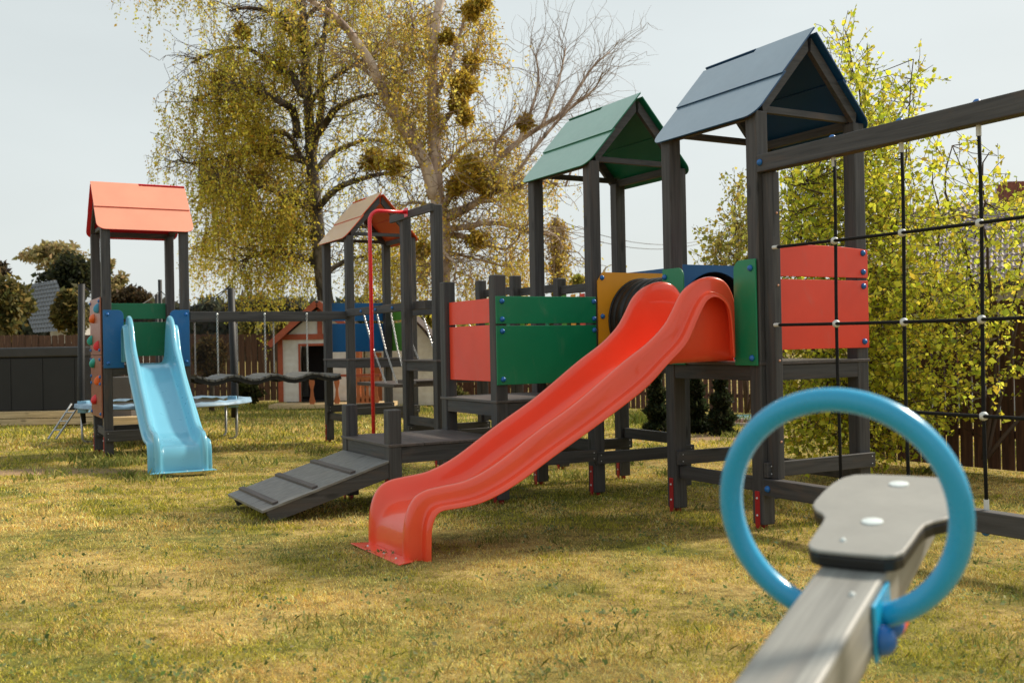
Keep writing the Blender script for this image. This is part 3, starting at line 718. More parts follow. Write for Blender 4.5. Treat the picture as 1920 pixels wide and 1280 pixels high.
# taller tufts
tx, ty, tc_ = [], [], []
spots = [(W(FU-.0,-.05),.3,500),(W(0,.1),.25,450),(W(-1,0),.25,400),(W(FU,-1.1),.25,300),(W(FU-1,-2.1),.3,400),(W(OU,TV),.4,400),(W(FU-1,0),.3,300)]
for _ in range(150):
    yy = 3.4*(20/3.4)**RNG.uniform(0,1); spots.append((np.array([RNG.uniform(-1,1)*(yy*.53+.4), yy, 0]), RNG.uniform(.05,.16), int(RNG.uniform(25,110))))
for _ in range(60):
    yy = RNG.uniform(16, 27); spots.append((np.array([RNG.uniform(-11,3), yy, 0]), .5, 120))
for c_, r_, n_ in spots:
    tx.append(c_[0]+RNG.normal(0, r_, n_)); ty.append(c_[1]+RNG.normal(0, r_, n_))
x = np.concatenate(tx); y = np.concatenate(ty); n = len(x)
Vs.append(make_grass(x, y, np.where(y < 10, .05, .10)*np.ones(n), np.where(y < 10, .005, .016), .5)); Cs.append(vary([(.17,.21,.04),(.24,.26,.06),(.36,.33,.10)], n))
# tall clump and border growth by the back fence
for px, py, r_, n_, h_ in ((1230,795,.35,900,.28),(1400,790,.4,350,.14),(560,765,1.2,1200,.14),(880,770,.8,800,.14),(1310,800,.8,500,.1)):
    c_ = G(px, py); x = c_[0]+RNG.normal(0, r_, n_); y = c_[1]+RNG.normal(0, r_*.6, n_)
    Vs.append(make_grass(x, y, h_*np.ones(n_), .012*np.ones(n_), .35)); Cs.append(vary([(.22,.26,.04),(.34,.34,.06),(.16,.2,.04)], n_))
go = rawmesh('grass', np.concatenate(Vs), 5, np.concatenate(Cs), GRASSM); tag(go, 'short dry grass blades and green tufts over the whole lawn', 'grass', None, 'stuff')
# low broad-leaved weeds
n = 9000; wx, wy = [], []
for _ in range(420):
    yy = 3.4*(13/3.4)**RNG.uniform(0,1); cx = RNG.uniform(-1,1)*(yy*.53+.3); k = int(RNG.uniform(8, 34)); r_ = RNG.uniform(.03,.13)
    wx.append(cx+RNG.normal(0,r_,k)); wy.append(yy+RNG.normal(0,r_,k))
x = np.concatenate(wx); y = np.concatenate(wy); n = len(x)
Vw = leaves(np.stack([x, y, gzb(x,y)+RNG.uniform(.008,.028,n)], 1), .018, None, -.15, .7)
go = rawmesh('weeds', Vw, 4, vary([(.14,.20,.06),(.20,.26,.09),(.30,.33,.16)], n), LEAF); tag(go, 'small flat leaved weeds scattered in the lawn', 'weeds', None, 'stuff')

# ------------------------------------------------------------------ fences
FENCE = wood('fence_stain', 2, (.035,.014,.009), (.085,.034,.02), (.16,.07,.035), .8)
FENCE2 = wood('fence_stain_light', 2, (.06,.028,.016), (.11,.052,.028), (.18,.09,.045), .8)
def fence(name, label, a, b, top, m, pick=.12, gap=.02, both=False, zlow=.06):
    a = np.array(a, float); b = np.array(b, float); d = b-a; L = math.hypot(d[0], d[1]); rz = math.atan2(d[1], d[0]); ga, gb = gz(a[0],a[1]), gz(b[0],b[1])
    e = root(name, label, 'fence', (a[0], a[1], ga), rz)
    mb = MB(); x = 0; i = 0
    while x < L:
        g = (gb-ga)*x/L; h = top + random.uniform(-.012,.012)
        yy = -.02 if (both and i % 2) else .0
        x0, x1 = x, x+pick
        pts = [(x0, yy, g+zlow), (x1, yy, g+zlow), (x1, yy, g+h-.02), (x1-.025, yy, g+h), (x0+.025, yy, g+h), (x0, yy, g+h-.02)]
        mb.prism(pts, (0, .018, 0)); x += pick+gap+random.uniform(-.004,.006); i += 1
    mb.build('picket_panel', m, e)
    for z in (.38, top-.32):
        MB().hexa([(0,.019,z),(L,.019,z+gb-ga),(L,.06,z+gb-ga),(0,.06,z)], [(0,.019,z+.08),(L,.019,z+.08+gb-ga),(L,.06,z+.08+gb-ga),(0,.06,z+.08)]).build('rail', m, e)
    for k in range(int(L/2.4)+1):
        xx = min(L, k*2.4); g = (gb-ga)*xx/L; MB().box(xx-.045, xx+.045, .061, .15, g-.1, g+top-.05).build('fence_post', m, e)
    return e
fa = G(1645, 866); fb = W(3.2, 4.57)
ff = G(1723, 876); fg = G(1900, 893); dd = (fg-ff)/np.linalg.norm(fg-ff); 
fence('picket_fence', 'near dark brown picket fence behind the leafy birch on the right', ff - dd*.9, ff + dd*7.5, 1.80, FENCE, .135, .022)
ga_, gb_ = G(1130, 768), G(1475, 782)
fence('picket_fence', 'reddish brown picket fence with lit gaps behind the dark thujas', ga_, gb_, 1.45, FENCE, .12, .035)
l0 = at(-700, 700, 26.5); l1 = at(560, 700, 29.5); l2 = at(1135, 700, 29.0)
fence('picket_fence', 'long brown board fence behind the trampoline and hot tub', (l0[0], l0[1]), (l1[0], l1[1]), 1.98, FENCE2, .16, .012, True)
fence('picket_fence', 'brown board fence running right from the white playhouse', (l1[0]+.1, l1[1]+.2), (l2[0], l2[1]), 1.55, FENCE, .16, .012, True)

# ------------------------------------------------------------------ seats of the yard: hot tub, deck, trampoline
DG = plain('dark_grey_cabinet', (.012,.012,.013), .5, .4, .15, 3); DGT = plain('tub_cover', (.026,.024,.024), .45, .5, .2, 4)
p = at(0, 789, 19.6); g = gz(p[0], p[1])
dk = root('timber_deck', 'low pale timber deck under the black hot tub at the left edge', 'deck', (at(-160,789,19.6)[0], 19.6, g))
xr = at(176, 780, 19.6)[0] - dk.location[0]
for z0, z1 in ((.14,.26),(.0,.125)): MB().box(0, xr, -.02, .02, z0, z1).build('face_board', WPALE, dk, bevel=.003)
MB().box(0, xr, .021, 2.8, .235, .262).build('deck_boards', WPALE, dk, bevel=.003)
mb = MB()
for x in (.3, 1.2, 2.2, xr-.15): mb.box(x-.06, x+.06, .03, .15, -.12, .23)
mb.build('deck_footing', DG, dk)
zt = at(60, 651, 19.9)[2]; tw = at(150, 700, 19.8)[0]
tb_ = root('hot_tub', 'large black hot tub with flat cover standing on pale timber deck', 'hot tub', (at(-150,700,20.)[0], 19.8, g+.262))
w_ = tw - tb_.location[0]; h_ = zt - tb_.location[2]
MB().box(0, w_, 0, 2.1, .0, h_-.2).build('cabinet', DG, tb_, bevel=.02)
mb = MB()
for x in np.arange(.62, w_, .62): MB().box(x-.02, x+.02, -.012, -.001, .03, h_-.22).build('corner_trim', BLACKM, tb_)
pass
MB().box(-.03, w_+.03, -.04, 2.14, h_-.198, h_).build('cover', DGT, tb_, bevel=.03)
MB().box(w_*.45, w_*.52, -.05, -.041, h_-.14, h_-.10).build('cover_strap', BLACKM, tb_)
p = at(200, 752, 19.2)
st = root('storage_box', 'small brown grey box with pale timber step behind the light blue slide', 'box', (p[0], 19.2, gz(p[0],19.2)))
sw = at(245, 700, 19.2)[0]-p[0]; zt = at(225, 707, 19.2)[2]-st.location[2]
MB().box(0, sw, 0, .8, .12, zt).build('body', plain('brown_grey_box', (.10,.085,.075), .6), st, bevel=.01)
MB().box(-.1, sw+.35, -.3, -.002, .0, .20).build('step', WPALE, st, bevel=.005)

BPAD = plain('blue_spring_pad', (.22,.34,.46), .5, .4, .35, 5)
cx, cy = -5.38, 15.75; r_ = 1.25; zt = gz(cx, cy)
tr = root('trampoline', 'round garden trampoline with black padded net poles and blue edge pad', 'trampoline', (cx, cy, zt))
ht = .585
MB().tube([(r_*math.cos(t), r_*math.sin(t), ht) for t in np.linspace(0, 2*PI, 48, endpoint=False)], .024, 8, closed=True).build('frame_ring', STEEL, tr, smooth=True)
mb = MB(); vs = []; n = 64
for k in range(n):
    t = 2*PI*k/n; w = .012*math.sin(k*2.1)+.008*math.sin(k*5.3)
    for rr, zz in ((r_+.05, ht-.01), (r_+.04, ht+.035+w), (r_-.12, ht+.045-w), (r_-.26, ht+.03+w)): vs.append((rr*math.cos(t), rr*math.sin(t), zz))
mb.add(vs, [(k*4+j, ((k+1)%n)*4+j, ((k+1)%n)*4+j+1, k*4+j+1) for k in range(n) for j in range(3)])
mb.build('spring_pad', BPAD, tr, smooth=True)
mb = MB(); mb.prism([((r_-.27)*math.cos(t), (r_-.27)*math.sin(t), ht-.005) for t in np.linspace(0, 2*PI, 40, endpoint=False)], (0,0,.006)); mb.build('jumping_mat', BLACKM, tr)
angs = [math.radians(a) for a in (198.5, -20, 243, 300, 40, 90, 140)]
legs = [198.5, 340, 260, 300, 60, 120]
view = math.atan2(cy, cx)
def pole_ang(px, dist):   # azimuth on the ring nearest to a picture column
    q = at(px, 700, dist); return math.atan2(q[1]-cy, q[0]-cx)
for px, dd_, hz, rad in ((156, 15.2, 1.98, .05), (436, 15.9, 1.92, .055), (303, 17.0, 2.15, .032), (296, 17.2, 1.92, .028)):
    q = at(px, 700, dd_); x, y = q[0]-cx, q[1]-cy
    pz = MB().tube([(x, y, ht-.25), (x*1.03, y*1.03, ht+.1), (x*1.0, y*1.0, ht+hz-.15)], [rad*.6, rad, rad], 10).build('net_pole', BLACKM, tr, smooth=True)
    if rad > .04:
        MB().box(x-.07, x+.07, y-.07, y+.07, ht-.09, ht+.09).build('pole_clamp', plain('pale_blue_clamp', (.25,.48,.66), .5), pz, bevel=.01)
for q_ in (at(152,700,15.3), at(442,700,15.9), at(422,700,16.6), at(200,700,16.8)):
    x, y = q_[0]-cx, q_[1]-cy; q = float(gz(cx+x, cy+y))-zt
    MB().tube([(x, y, ht-.02), (x, y, q+.08), (x*.97, y*.97, q+.03), (x*.88, y*.88, q+.015)], .021, 8).build('leg', STEEL, tr, smooth=True)
# sagging net top and ladder
NETM = bpy.data.materials.new('net_mesh'); NETM.use_nodes = True; nt = NETM.node_tree; b = nt.nodes['Principled BSDF']; b.inputs['Base Color'].default_value = (.02,.02,.02,1)
b.inputs['Alpha'].default_value = .16; b.inputs['Roughness'].default_value = .9
pa = [pole_ang(157,15.35), pole_ang(302,17.0), pole_ang(433,15.9)]
mb = MB(); vs = []; fs = []
A = sorted([a % (2*PI) for a in pa]); 
pp = [(at(a,700,d_)[0]-cx, at(a,700,d_)[1]-cy) for a, d_ in ((156,15.2),(303,17.),(436,15.9))]
def edge_rows(p, q, n=14, sag=.35):
    return [((p[0]+(q[0]-p[0])*k/n), (p[1]+(q[1]-p[1])*k/n), ht+1.82 - sag*4*(k/n)*(1-k/n)) for k in range(n+1)]
for p_, q_, sg_ in ((pp[0], pp[1], .32), (pp[1], pp[2], .30), (pp[2], pp[0], .45)):
    rws = edge_rows(p_, q_, sag=sg_); m2 = MB().tube(rws, .007, 5); m2.build('net_rim', BLACKM, tr)
    vs = [(x, y, z) for x, y, z in rws] + [(x, y, ht+.03) for x, y, z in rws]; n = len(rws)
    MB().add(vs, [(k, k+1, n+k+1, n+k) for k in range(n-1)]).build('safety_net', NETM, tr)
la, lb = at(133, 757, 15.2), at(90, 823, 14.75)
mb = MB(); o_ = np.array([cx, cy, zt])
for dx in (0, .13): mb.tube([la-o_+[dx,.02,0], lb-o_+[dx*.9,0,0]], .014, 6)
for t in (.25, .5, .75): c_ = la+(lb-la)*t-o_; mb.tube([c_, c_+[.125,.01,0]], .012, 6)
mb.build('ladder', STEEL, tr)

# ------------------------------------------------------------------ playhouse
SID = bpy.data.materials.new('white_siding'); SID.use_nodes = True; nt = SID.node_tree; b = nt.nodes['Principled BSDF']
v = coords(nt, (1,1,1)); wv = N(nt, 'ShaderNodeTexWave', bands_direction='Z'); wv.inputs['Scale'].default_value = 1.9; wv.inputs['Distortion'].default_value = 0; nt.links.new(v, wv.inputs['Vector'])
nt.links.new(ramp(nt, noise(nt, v, 5, 4), [(.3,(.58,.55,.49)),(.7,(.72,.70,.64))]), b.inputs['Base Color']); b.inputs['Roughness'].default_value = .6; bump(nt, b, wv.outputs['Fac'], .35, .012)
TRIM = plain('red_brown_trim', (.36,.075,.028), .55, .4, .15, 8); DARK = plain('dark_interior', (.02,.016,.016), .9)
BAL = plain('orange_brown_stain', (.42,.12,.035), .55, .4, .15, 8)
dph = 26.0
pl = at(528, 757, dph); gph = float(gz(pl[0], pl[1]))
ph = root('playhouse', 'white sided childrens playhouse with red brown gable trim and porch rail', 'playhouse', (pl[0], pl[1], gph))
def lx(px): return at(px, 700, dph)[0] - pl[0]
def lz(py, px=600): return at(px, py, dph)[2] - gph
xl, xr_ = lx(531), lx(672); ze = lz(636, 520); za = lz(568); xa = (xl+xr_)/2; zf = lz(752)
za2 = za
depth = 2.2
mb = MB()
# front wall with a door opening: left pier, lintel, right pier, gable
d0, d1, dz1 = lx(564), lx(612), lz(648)
for a, b_, c_, d_ in ((xl, d0, zf, ze), (d1, xr_, zf, ze), (d0, d1, dz1, ze)): mb.box(a, b_, 0, .05, c_, d_)
mb.prism([(xl,0,ze),(xr_,0,ze),(xa,0,za-.12)], (0,.05,0)); mb.box(xl, xl+.05, .051, depth, zf, ze); mb.box(xr_-.05, xr_, .051, depth, zf, ze); mb.box(xl, xr_, depth, depth+.05, zf, ze)
mb.build('wall', SID, ph)
MB().box(xl+.06, xr_-.06, .06, depth-.01, zf-.02, zf+.02).build('floor', DARK, ph)
MB().box(d0+.01, d1-.01, .9, .92, zf+.03, dz1).build('doorway_shade', DARK, ph)  # near-black sheet behind the door opening, painting the shade indoors
mb = MB()
for a, b_, c_, d_ in ((d0-.05, d0, zf, dz1+.06), (d1, d1+.05, zf, dz1+.06), (d0, d1, dz1, dz1+.06)): mb.box(a, b_, -.03, -.002, c_, d_)
mb.build('door_frame', TRIM, ph)
MB().box(xl-.12, xl-.0, -.04, .02, zf, ze+.02).build('corner_board', TRIM, ph); MB().box(xr_, xr_+.1, -.04, .02, zf, ze+.02).build('corner_board', TRIM, ph)
MB().box(xl-.05, xr_+.05, -.05, -.003, ze-.02, ze+.12).build('gable_beam', TRIM, ph)
MB().box(xa-.06, xa+.06, -.05, -.003, ze+.121, za-.16).build('king_post', TRIM, ph)
for sgn in (-1, 1):
    ex = xa + sgn*(xr_-xl)/2*1.28; ez = za - (za-ze)*1.14
    mb = MB(); mb.prism([(xa, -.35, za), (ex, -.35, ez), (ex, -.35, ez+.05), (xa, -.35, za+.06)] if sgn < 0 else [(xa,-.35,za+.06),(ex,-.35,ez+.05),(ex,-.35,ez),(xa,-.35,za)], (0, depth+.6, 0)); mb.build('roof', plain('tarred_roof', (.07,.05,.045), .8), ph)
    mb = MB(); mb.bar((xa+sgn*.02, -.37, za-.02), (ex, -.37, ez-.03), .04, .15, up=(0,0,1)); mb.build('barge_board', TRIM, ph)
MB().box(xl-.15, lx(745), -1.0, -.06, zf-.12, zf-.02).build('porch_floor', WPALE, ph)
x = lx(600); k = 0
def baluster(x):
    pts = []
    for z_, w in ((0,.05),(.05,.075),(.14,.04),(.25,.03),(.36,.07),(.45,.05)): pts.append((z_, w))
    L_ = [(x-w, -.95, zf-.02+z_*1.45) for z_, w in pts]; R_ = [(x+w, -.95, zf-.02+z_*1.45) for z_, w in reversed(pts)]
    return MB().prism(R_+L_, (0,.03,0))
for px in (598, 630, 643, 682, 690, 698, 706, 714): baluster(lx(px)).build('baluster', BAL, ph)
MB().box(lx(590), lx(722), -.97, -.90, zf+.64, zf+.70).build('porch_rail', TRIM, ph)
MB().box(lx(672), lx(680), -.4, -.33, zf-.1, ze).build('porch_post', BAL, ph)
# white shed right of it
ds = 27.0; p = at(686, 757, ds); g = float(gz(p[0], p[1]))
sh = root('garden_shed', 'plain white shed with steep dark roof edge behind the chain walkway', 'shed', (p[0], p[1], g))
def sx(px): return at(px, 700, ds)[0]-p[0]
def sz(py): return at(760, py, ds)[2]-g
xr2 = sx(822); xap = sx(760)
MB().prism([(0,0,0),(xr2,0,0),(xr2,0,sz(655)),(xap,0,sz(578)),(0,0,sz(652))], (0,2.6,0)).build('wall', SID, sh)
mb = MB(); mb.bar((xap-.05,1.2,sz(576)), (xr2+.25,1.2,sz(662)), 3.0, .06, up=(0,0,1)); mb.bar((xap+.05,1.2,sz(576)), (-.25,1.2,sz(662)), 3.0, .06, up=(0,0,1)); mb.build('roof', plain('dark_brown_roof', (.05,.03,.025), .8), sh)
MB().box(sx(700), sx(716), -.02, -.002, .1, sz(660)).build('trim_board', BAL, sh)

# ------------------------------------------------------------------ tiled houses
TILE = plain('clay_tile', (.38,.32,.31), .7, .4, .22, 3); TILE2 = plain('grey_tile', (.15,.155,.165), .6, .4, .12, 3)
PLAST = plain('pale_render', (.55,.53,.50), .8, .3, .06, 3); BRICK = plain('brown_brick', (.22,.075,.05), .85, .3, .25, 14)
def tiled(a, b, c, d, rows, colsn, h=.05):
    """tiled plane: ridge a->b, eave d->c ; a above d"""
    a, b, c, d = [np.array(q, float) for q in (a, b, c, d)]; nrm = np.cross(b-a, a-d); nrm /= np.linalg.norm(nrm)
    if nrm[2] < 0: nrm = -nrm
    mb = MB(); sub = 6; nx_ = colsn*sub+1; vs = []
    for r in range(rows):
        for e_ in (0, 1):
            t = (r+e_)/rows
            for i in range(nx_):
                s_ = i/(nx_-1); p_ = (a*(1-s_)+b*s_)*(1-t) + (d*(1-s_)+c*s_)*t
                vs.append(p_ + nrm*(h*(.25+.55*e_) + h*.75*(.5+.5*math.sin(2*PI*i/sub))))
    fs = []
    for r in range(rows*2-1):
        for i in range(nx_-1): fs.append((r*nx_+i, r*nx_+i+1, (r+1)*nx_+i+1, (r+1)*nx_+i))
    return mb.add(vs, fs)
dr = 24.
A_, B_ = at(1640, 412, dr+2.6), at(1990, 350, dr-1.2); C_, D2 = at(2010, 505, dr-4.4), at(1600, 560, dr-.6)
C_[2] = D2[2] = (C_[2]+D2[2])/2; A_[2] = B_[2] = (A_[2]+B_[2])/2
g = float(gz(D2[0], D2[1]))
hs = root('house', 'pale house with weathered clay tile roof and brick chimney beyond the leafy birch', 'house', (D2[0], D2[1], g)); o_ = np.array([D2[0], D2[1], g])
mb = tiled(A_-o_, B_-o_, C_-o_, D2-o_, 15, 42, .06); mb.build('roof', TILE, hs, smooth=False)
bk = np.array([B_[0]-C_[0], B_[1]-C_[1], 0])
mb = tiled(B_-o_, A_-o_, A_+[bk[0],bk[1],D2[2]-A_[2]]-o_, B_+[bk[0],bk[1],C_[2]-B_[2]]-o_, 15, 42, .06); mb.build('roof', TILE, hs)
ins = np.array([B_[0]-C_[0], B_[1]-C_[1], 0]); ins /= np.linalg.norm(ins)
w0, w1 = D2+ins*.7-o_, C_+ins*.7-o_; bk2 = np.array([bk[0],bk[1],0])*1.8
zt = D2[2]-g+.25
mb = MB(); mb.prism([(w0[0],w0[1],0),(w1[0],w1[1],0),(w1[0]+bk2[0],w1[1]+bk2[1],0),(w0[0]+bk2[0],w0[1]+bk2[1],0)], (0,0,zt)); mb.build('wall', PLAST, hs)
mb = MB(); mb.bar(D2-o_+[0,0,-.05], C_-o_+[0,0,-.05], .12, .14); mb.build('gutter', DARK, hs)
c_ = at(1903, 366, dr-.3)-o_; mb = MB().box(c_[0]-.3, c_[0]+.5, c_[1]-.3, c_[1]+.3, c_[2]-.9, c_[2]+.28); mb.build('chimney', BRICK, hs, bevel=.01)
tdir = (C_-D2); tl = np.linalg.norm(tdir); tdir /= tl
for s_ in (.35, .62, .85):
    c_ = D2+tdir*tl*s_-o_+ins*.62; c_[2] = 1.3
    mb = MB(); mb.bar(c_-tdir*.6, c_+tdir*.6, .06, 1.1); f_ = mb.build('window', TRIM, hs)
    mb = MB(); mb.bar(c_-tdir*.52-ins*.04, c_+tdir*.52-ins*.04, .01, .98); mb.build('pane', plain('window_glass', (.05,.06,.07), .08, .8), f_)
# left house
dl = 46.
A_, B_ = at(28, 532, dl+4), at(108, 532, dl); C_, D2 = at(148, 625, dl-5), at(66, 625, dl-1)
g = float(gz(D2[0], D2[1])); o_ = np.array([D2[0], D2[1], g])
hs = root('house', 'house with grey tile roof half hidden by dark bushes at far left', 'house', o_)
A_[2] = B_[2] = (A_[2]+B_[2])/2; C_[2] = D2[2]
mb = tiled(A_-o_, B_-o_, C_-o_, D2-o_, 12, 14, .07); mb.build('roof', TILE2, hs)
w0, w1 = D2-o_+[.3,.8,0], C_-o_+[-.3,.8,0]
mb = MB(); mb.prism([(w0[0],w0[1],0),(w1[0],w1[1],0),(w1[0],w1[1]+8,0),(w0[0],w0[1]+8,0)], (0,0,D2[2]-g+.3)); mb.build('wall', PLAST, hs)

# ------------------------------------------------------------------ trees
def barkmat(name, a, b_, c_, scale=3):
    m, nt, b = mat(name); v = coords(nt, (1,1,.45)); f = noise(nt, v, scale, 6, .65, .5)
    nt.links.new(ramp(nt, f, [(.36, a), (.5, b_), (.62, c_)]), b.inputs['Base Color']); b.inputs['Roughness'].default_value = .9; bump(nt, b, f, .6, .05); return m
BARK_D = barkmat('dark_birch_bark', (.025,.020,.016), (.065,.052,.04), (.20,.17,.14)); BARK_L = barkmat('pale_birch_bark', (.10,.07,.055), (.46,.34,.28), (.66,.54,.46), 2)
TWIG = plain('twig', (.075,.045,.028), .9); TWIGP = plain('pale_twig', (.26,.185,.13), .9)
def poly3(pts, y, wob=0, y1=None):
    """picture polyline -> points at real depth; the limb also runs towards or away"""
    out = []; n = len(pts); y1 = y if y1 is None else y1
    for i, (px, py) in enumerate(pts):
        out.append(at(px, py, y + (y1-y)*i/max(1,n-1)))
    return catmull(out, 3)
def grow(start, d, L, n, grav=0., wob=.25):
    P = [start]; d = np.array(d, float); d /= np.linalg.norm(d)
    for i in range(n):
        d = d + RNG.normal(0, wob, 3) + np.array([0,0,-grav]); d /= np.linalg.norm(d); P.append(P[-1] + d*L/n)
    return P
def birch(name, label, base, y, trunks, limbs, leafcols, dens, strand, bark, twig, mistle, bare=None, group=None):
    g = float(gz(base[0], base[1])); org = (base[0], base[1], g)
    e = root(name, label, 'tree', org, 0, group)
    mb = MB()
    for pts, r0, r1 in trunks: 
        P = poly3(pts, y); mb.tube(P, list(np.linspace(r0, r1, len(P))), 9)
    mb.build('trunk', bark, e, org, smooth=True)
    tw = MB(); LP = []; NB = 3 if 'weeping' in name else 2
    lm = MB()
    for pts, r0, r1, dy, lf in limbs:
        P = poly3(pts, y, y1=y+dy); rr = list(np.linspace(r0*.95, r1, len(P))); lm.tube(P, rr, 6)
        tot = len(P)
        for i in range(tot):
            f = i/tot
            for _ in range(NB if i > 1 else 1):
                dirv = RNG.normal(0, 1, 3)*[1,1,.55] + [0,0,.25]
                if i+1 < tot: dirv += (P[i+1]-P[i])/np.linalg.norm(P[i+1]-P[i])*.8
                B = grow(P[i], dirv, RNG.uniform(.7, 1.9)*(1.1-.4*f), 6, .03, .22); tw.tube(B, list(np.linspace(.016, .005, len(B))), 3, cap=False)
                for q in B[2:]:
                    for _k in range(2):
                        if RNG.uniform() < .30:
                            B2 = grow(q, RNG.normal(0,1,3)*[1,1,.6]+[0,0,.2], RNG.uniform(.3,.9), 4, .12, .25); tw.tube(B2, .007, 3, cap=False)
                            ends = B2[1:]
                        else: ends = [q]
                        for q2 in ends:
                            if RNG.uniform() < dens*lf*(1.7 if vnoise(q2[0], q2[2], .95, 4) > .47 else .22):
                                L_ = abs(RNG.normal(strand, strand*.45))+.25; S = grow(q2, [RNG.normal(0,.35),RNG.normal(0,.35),-.4], L_, 6, .45, .07)
                                if RNG.uniform() < .35: tw.tube(S, .004, 3, cap=False)
                                S = np.array(S); nl = int(L_/.05); tt = RNG.uniform(0, 5.999, nl); k = tt.astype(int); fr = (tt-k)[:,None]
                                LP.append(S[k]*(1-fr)+S[k+1]*fr + RNG.normal(0,.035,(nl,3)))
    lm.build('limbs', bark, e, org, smooth=True)
    if bare:
        for pts, r0, dy in bare:
            P = poly3(pts, y, y1=y+dy); lm2 = MB().tube(P, list(np.linspace(r0, .02, len(P))), 5); lm2.build('bare_limb', bark, e, org, smooth=True)
            for i in range(2, len(P)):
                for _ in range(2):
                    dv = (P[min(i+1,len(P)-1)]-P[i-1]); dv = dv/np.linalg.norm(dv)*1.0 + RNG.normal(0,.6,3)*[1,1,.8]+[0,0,.35]
                    B = grow(P[i], dv, RNG.uniform(.7,1.8), 7, -.02, .2); tw.tube(B, list(np.linspace(.010,.004,len(B))), 3, cap=False)
                    for q in B[1::2]:
                        for _k in range(1):
                            B2 = grow(q, dv+RNG.normal(0,.7,3), RNG.uniform(.3,.9), 5, .04, .22); tw.tube(B2, list(np.linspace(.005,.002,len(B2))), 3, cap=False)
    tw.build('twigs', twig, e, org)
    if LP:
        LP = np.concatenate(LP); cols = vary(leafcols, len(LP), .3)
        rawmesh('crown', leaves(LP, .066, None, .6, .62), 4, cols, LEAF, e, org)
    for (px, py, rp, dy) in mistle:
        c = at(px, py, y+dy); R = rp/F_*(y+dy); n = int(200 + 34*rp)
        d = RNG.normal(size=(n,3)); d /= np.linalg.norm(d,axis=1)[:,None]; rad = R*RNG.uniform(.15,1,n)**.5
        lump = 1 + .28*np.sin(d[:,0]*5+px)*np.cos(d[:,2]*4+py)
        P = c + d*(rad*lump)[:,None]
        V_ = leaves(P, .12, None, .0, .38); cc_ = vary([(.60,.42,.06),(.46,.33,.045),(.72,.54,.09),(.30,.20,.04)], n, .3)
        rawmesh('mistletoe', V_, 4, cc_, LEAF, e, org)
    return e
B1Y = 28.; base1 = at(612, 700, B1Y)
limbs1 = [
 ([(558,258),(551,211),(532,194),(500,178),(469,164),(434,157),(400,172),(370,190)], .13, .03, -2, 1),
 ([(572,298),(563,293),(540,253),(504,248),(469,244),(430,262),(390,275)], .10, .03, 1.5, 1),
 ([(570,180),(541,134),(518,133),(492,108),(469,94),(439,90),(401,98),(360,118)], .12, .03, 2, 1),
 ([(575,281),(617,222),(631,204),(668,185),(710,176),(745,185)], .12, .03, -1.5, 1),
 ([(580,305),(565,301),(534,292),(499,282),(440,290),(394,303),(358,306),(335,300)], .12, .03, 1, 1),
 ([(588,395),(569,385),(546,374),(500,352),(455,345),(415,325),(375,345)], .12, .03, -2, 1),
 ([(590,445),(569,435),(545,418),(510,416),(470,422),(425,430),(385,450)], .12, .03, 2, 1),
 ([(572,110),(598,78),(621,54),(660,35)], .09, .03, 1, .9), ([(570,80),(545,45),(510,25),(470,15),(430,20)], .10, .03, -1, 1),
 ([(585,330),(620,290),(660,270),(700,262),(740,275)], .10, .03, 2, 1), ([(588,400),(630,355),(680,335),(730,325),(765,335)], .11, .03, -2, 1),
 ([(595,460),(640,430),(690,425),(740,440),(775,450)], .10, .03, 1, 1), ([(600,500),(560,480),(520,475),(480,480),(450,490)], .09, .03, -1, .9),
 ([(602,520),(645,490),(690,480),(740,490)], .09, .03, 2, .9), ([(568,40),(600,10),(650,-15),(700,-30)], .08, .03, 0, 1),
 ([(566,20),(530,-15),(490,-30),(440,-35),(400,-20)], .08, .03, 1, 1), ([(440,-60),(400,-70),(350,-60),(300,-45)], .06, .02, 0, .8),
 ([(575,200),(610,160),(650,130),(690,110),(730,100)], .09, .03, -1, 1), ([(572,150),(550,110),(520,80)], .07, .03, 1.5, 1),
]
GREENS = [(.70,.62,.08),(.58,.52,.06),(.84,.72,.13),(.42,.36,.06),(.64,.42,.07)]
birch('weeping_birch', 'large dark trunked weeping birch with hanging olive foliage behind the red and orange towers', base1, B1Y,
  [([(616,720),(614,600),(604,520),(594,420),(587,340),(583,290),(578,200),(572,100),(568,20),(563,-80)], .25, .08), ([(583,290),(596,240),(604,190),(600,120),(612,40),(622,-40)], .13, .05)],
  limbs1, GREENS, .36, .9, BARK_D, TWIG,
  [(412,155,17,-1),(545,45,22,0),(560,65,14,.5),(485,330,20,-1),(700,300,24,-1),(455,60,15,0),(745,440,18,0),(500,275,13,0)], group='birches')
B2Y = 25.; base2 = at(826, 700, B2Y)
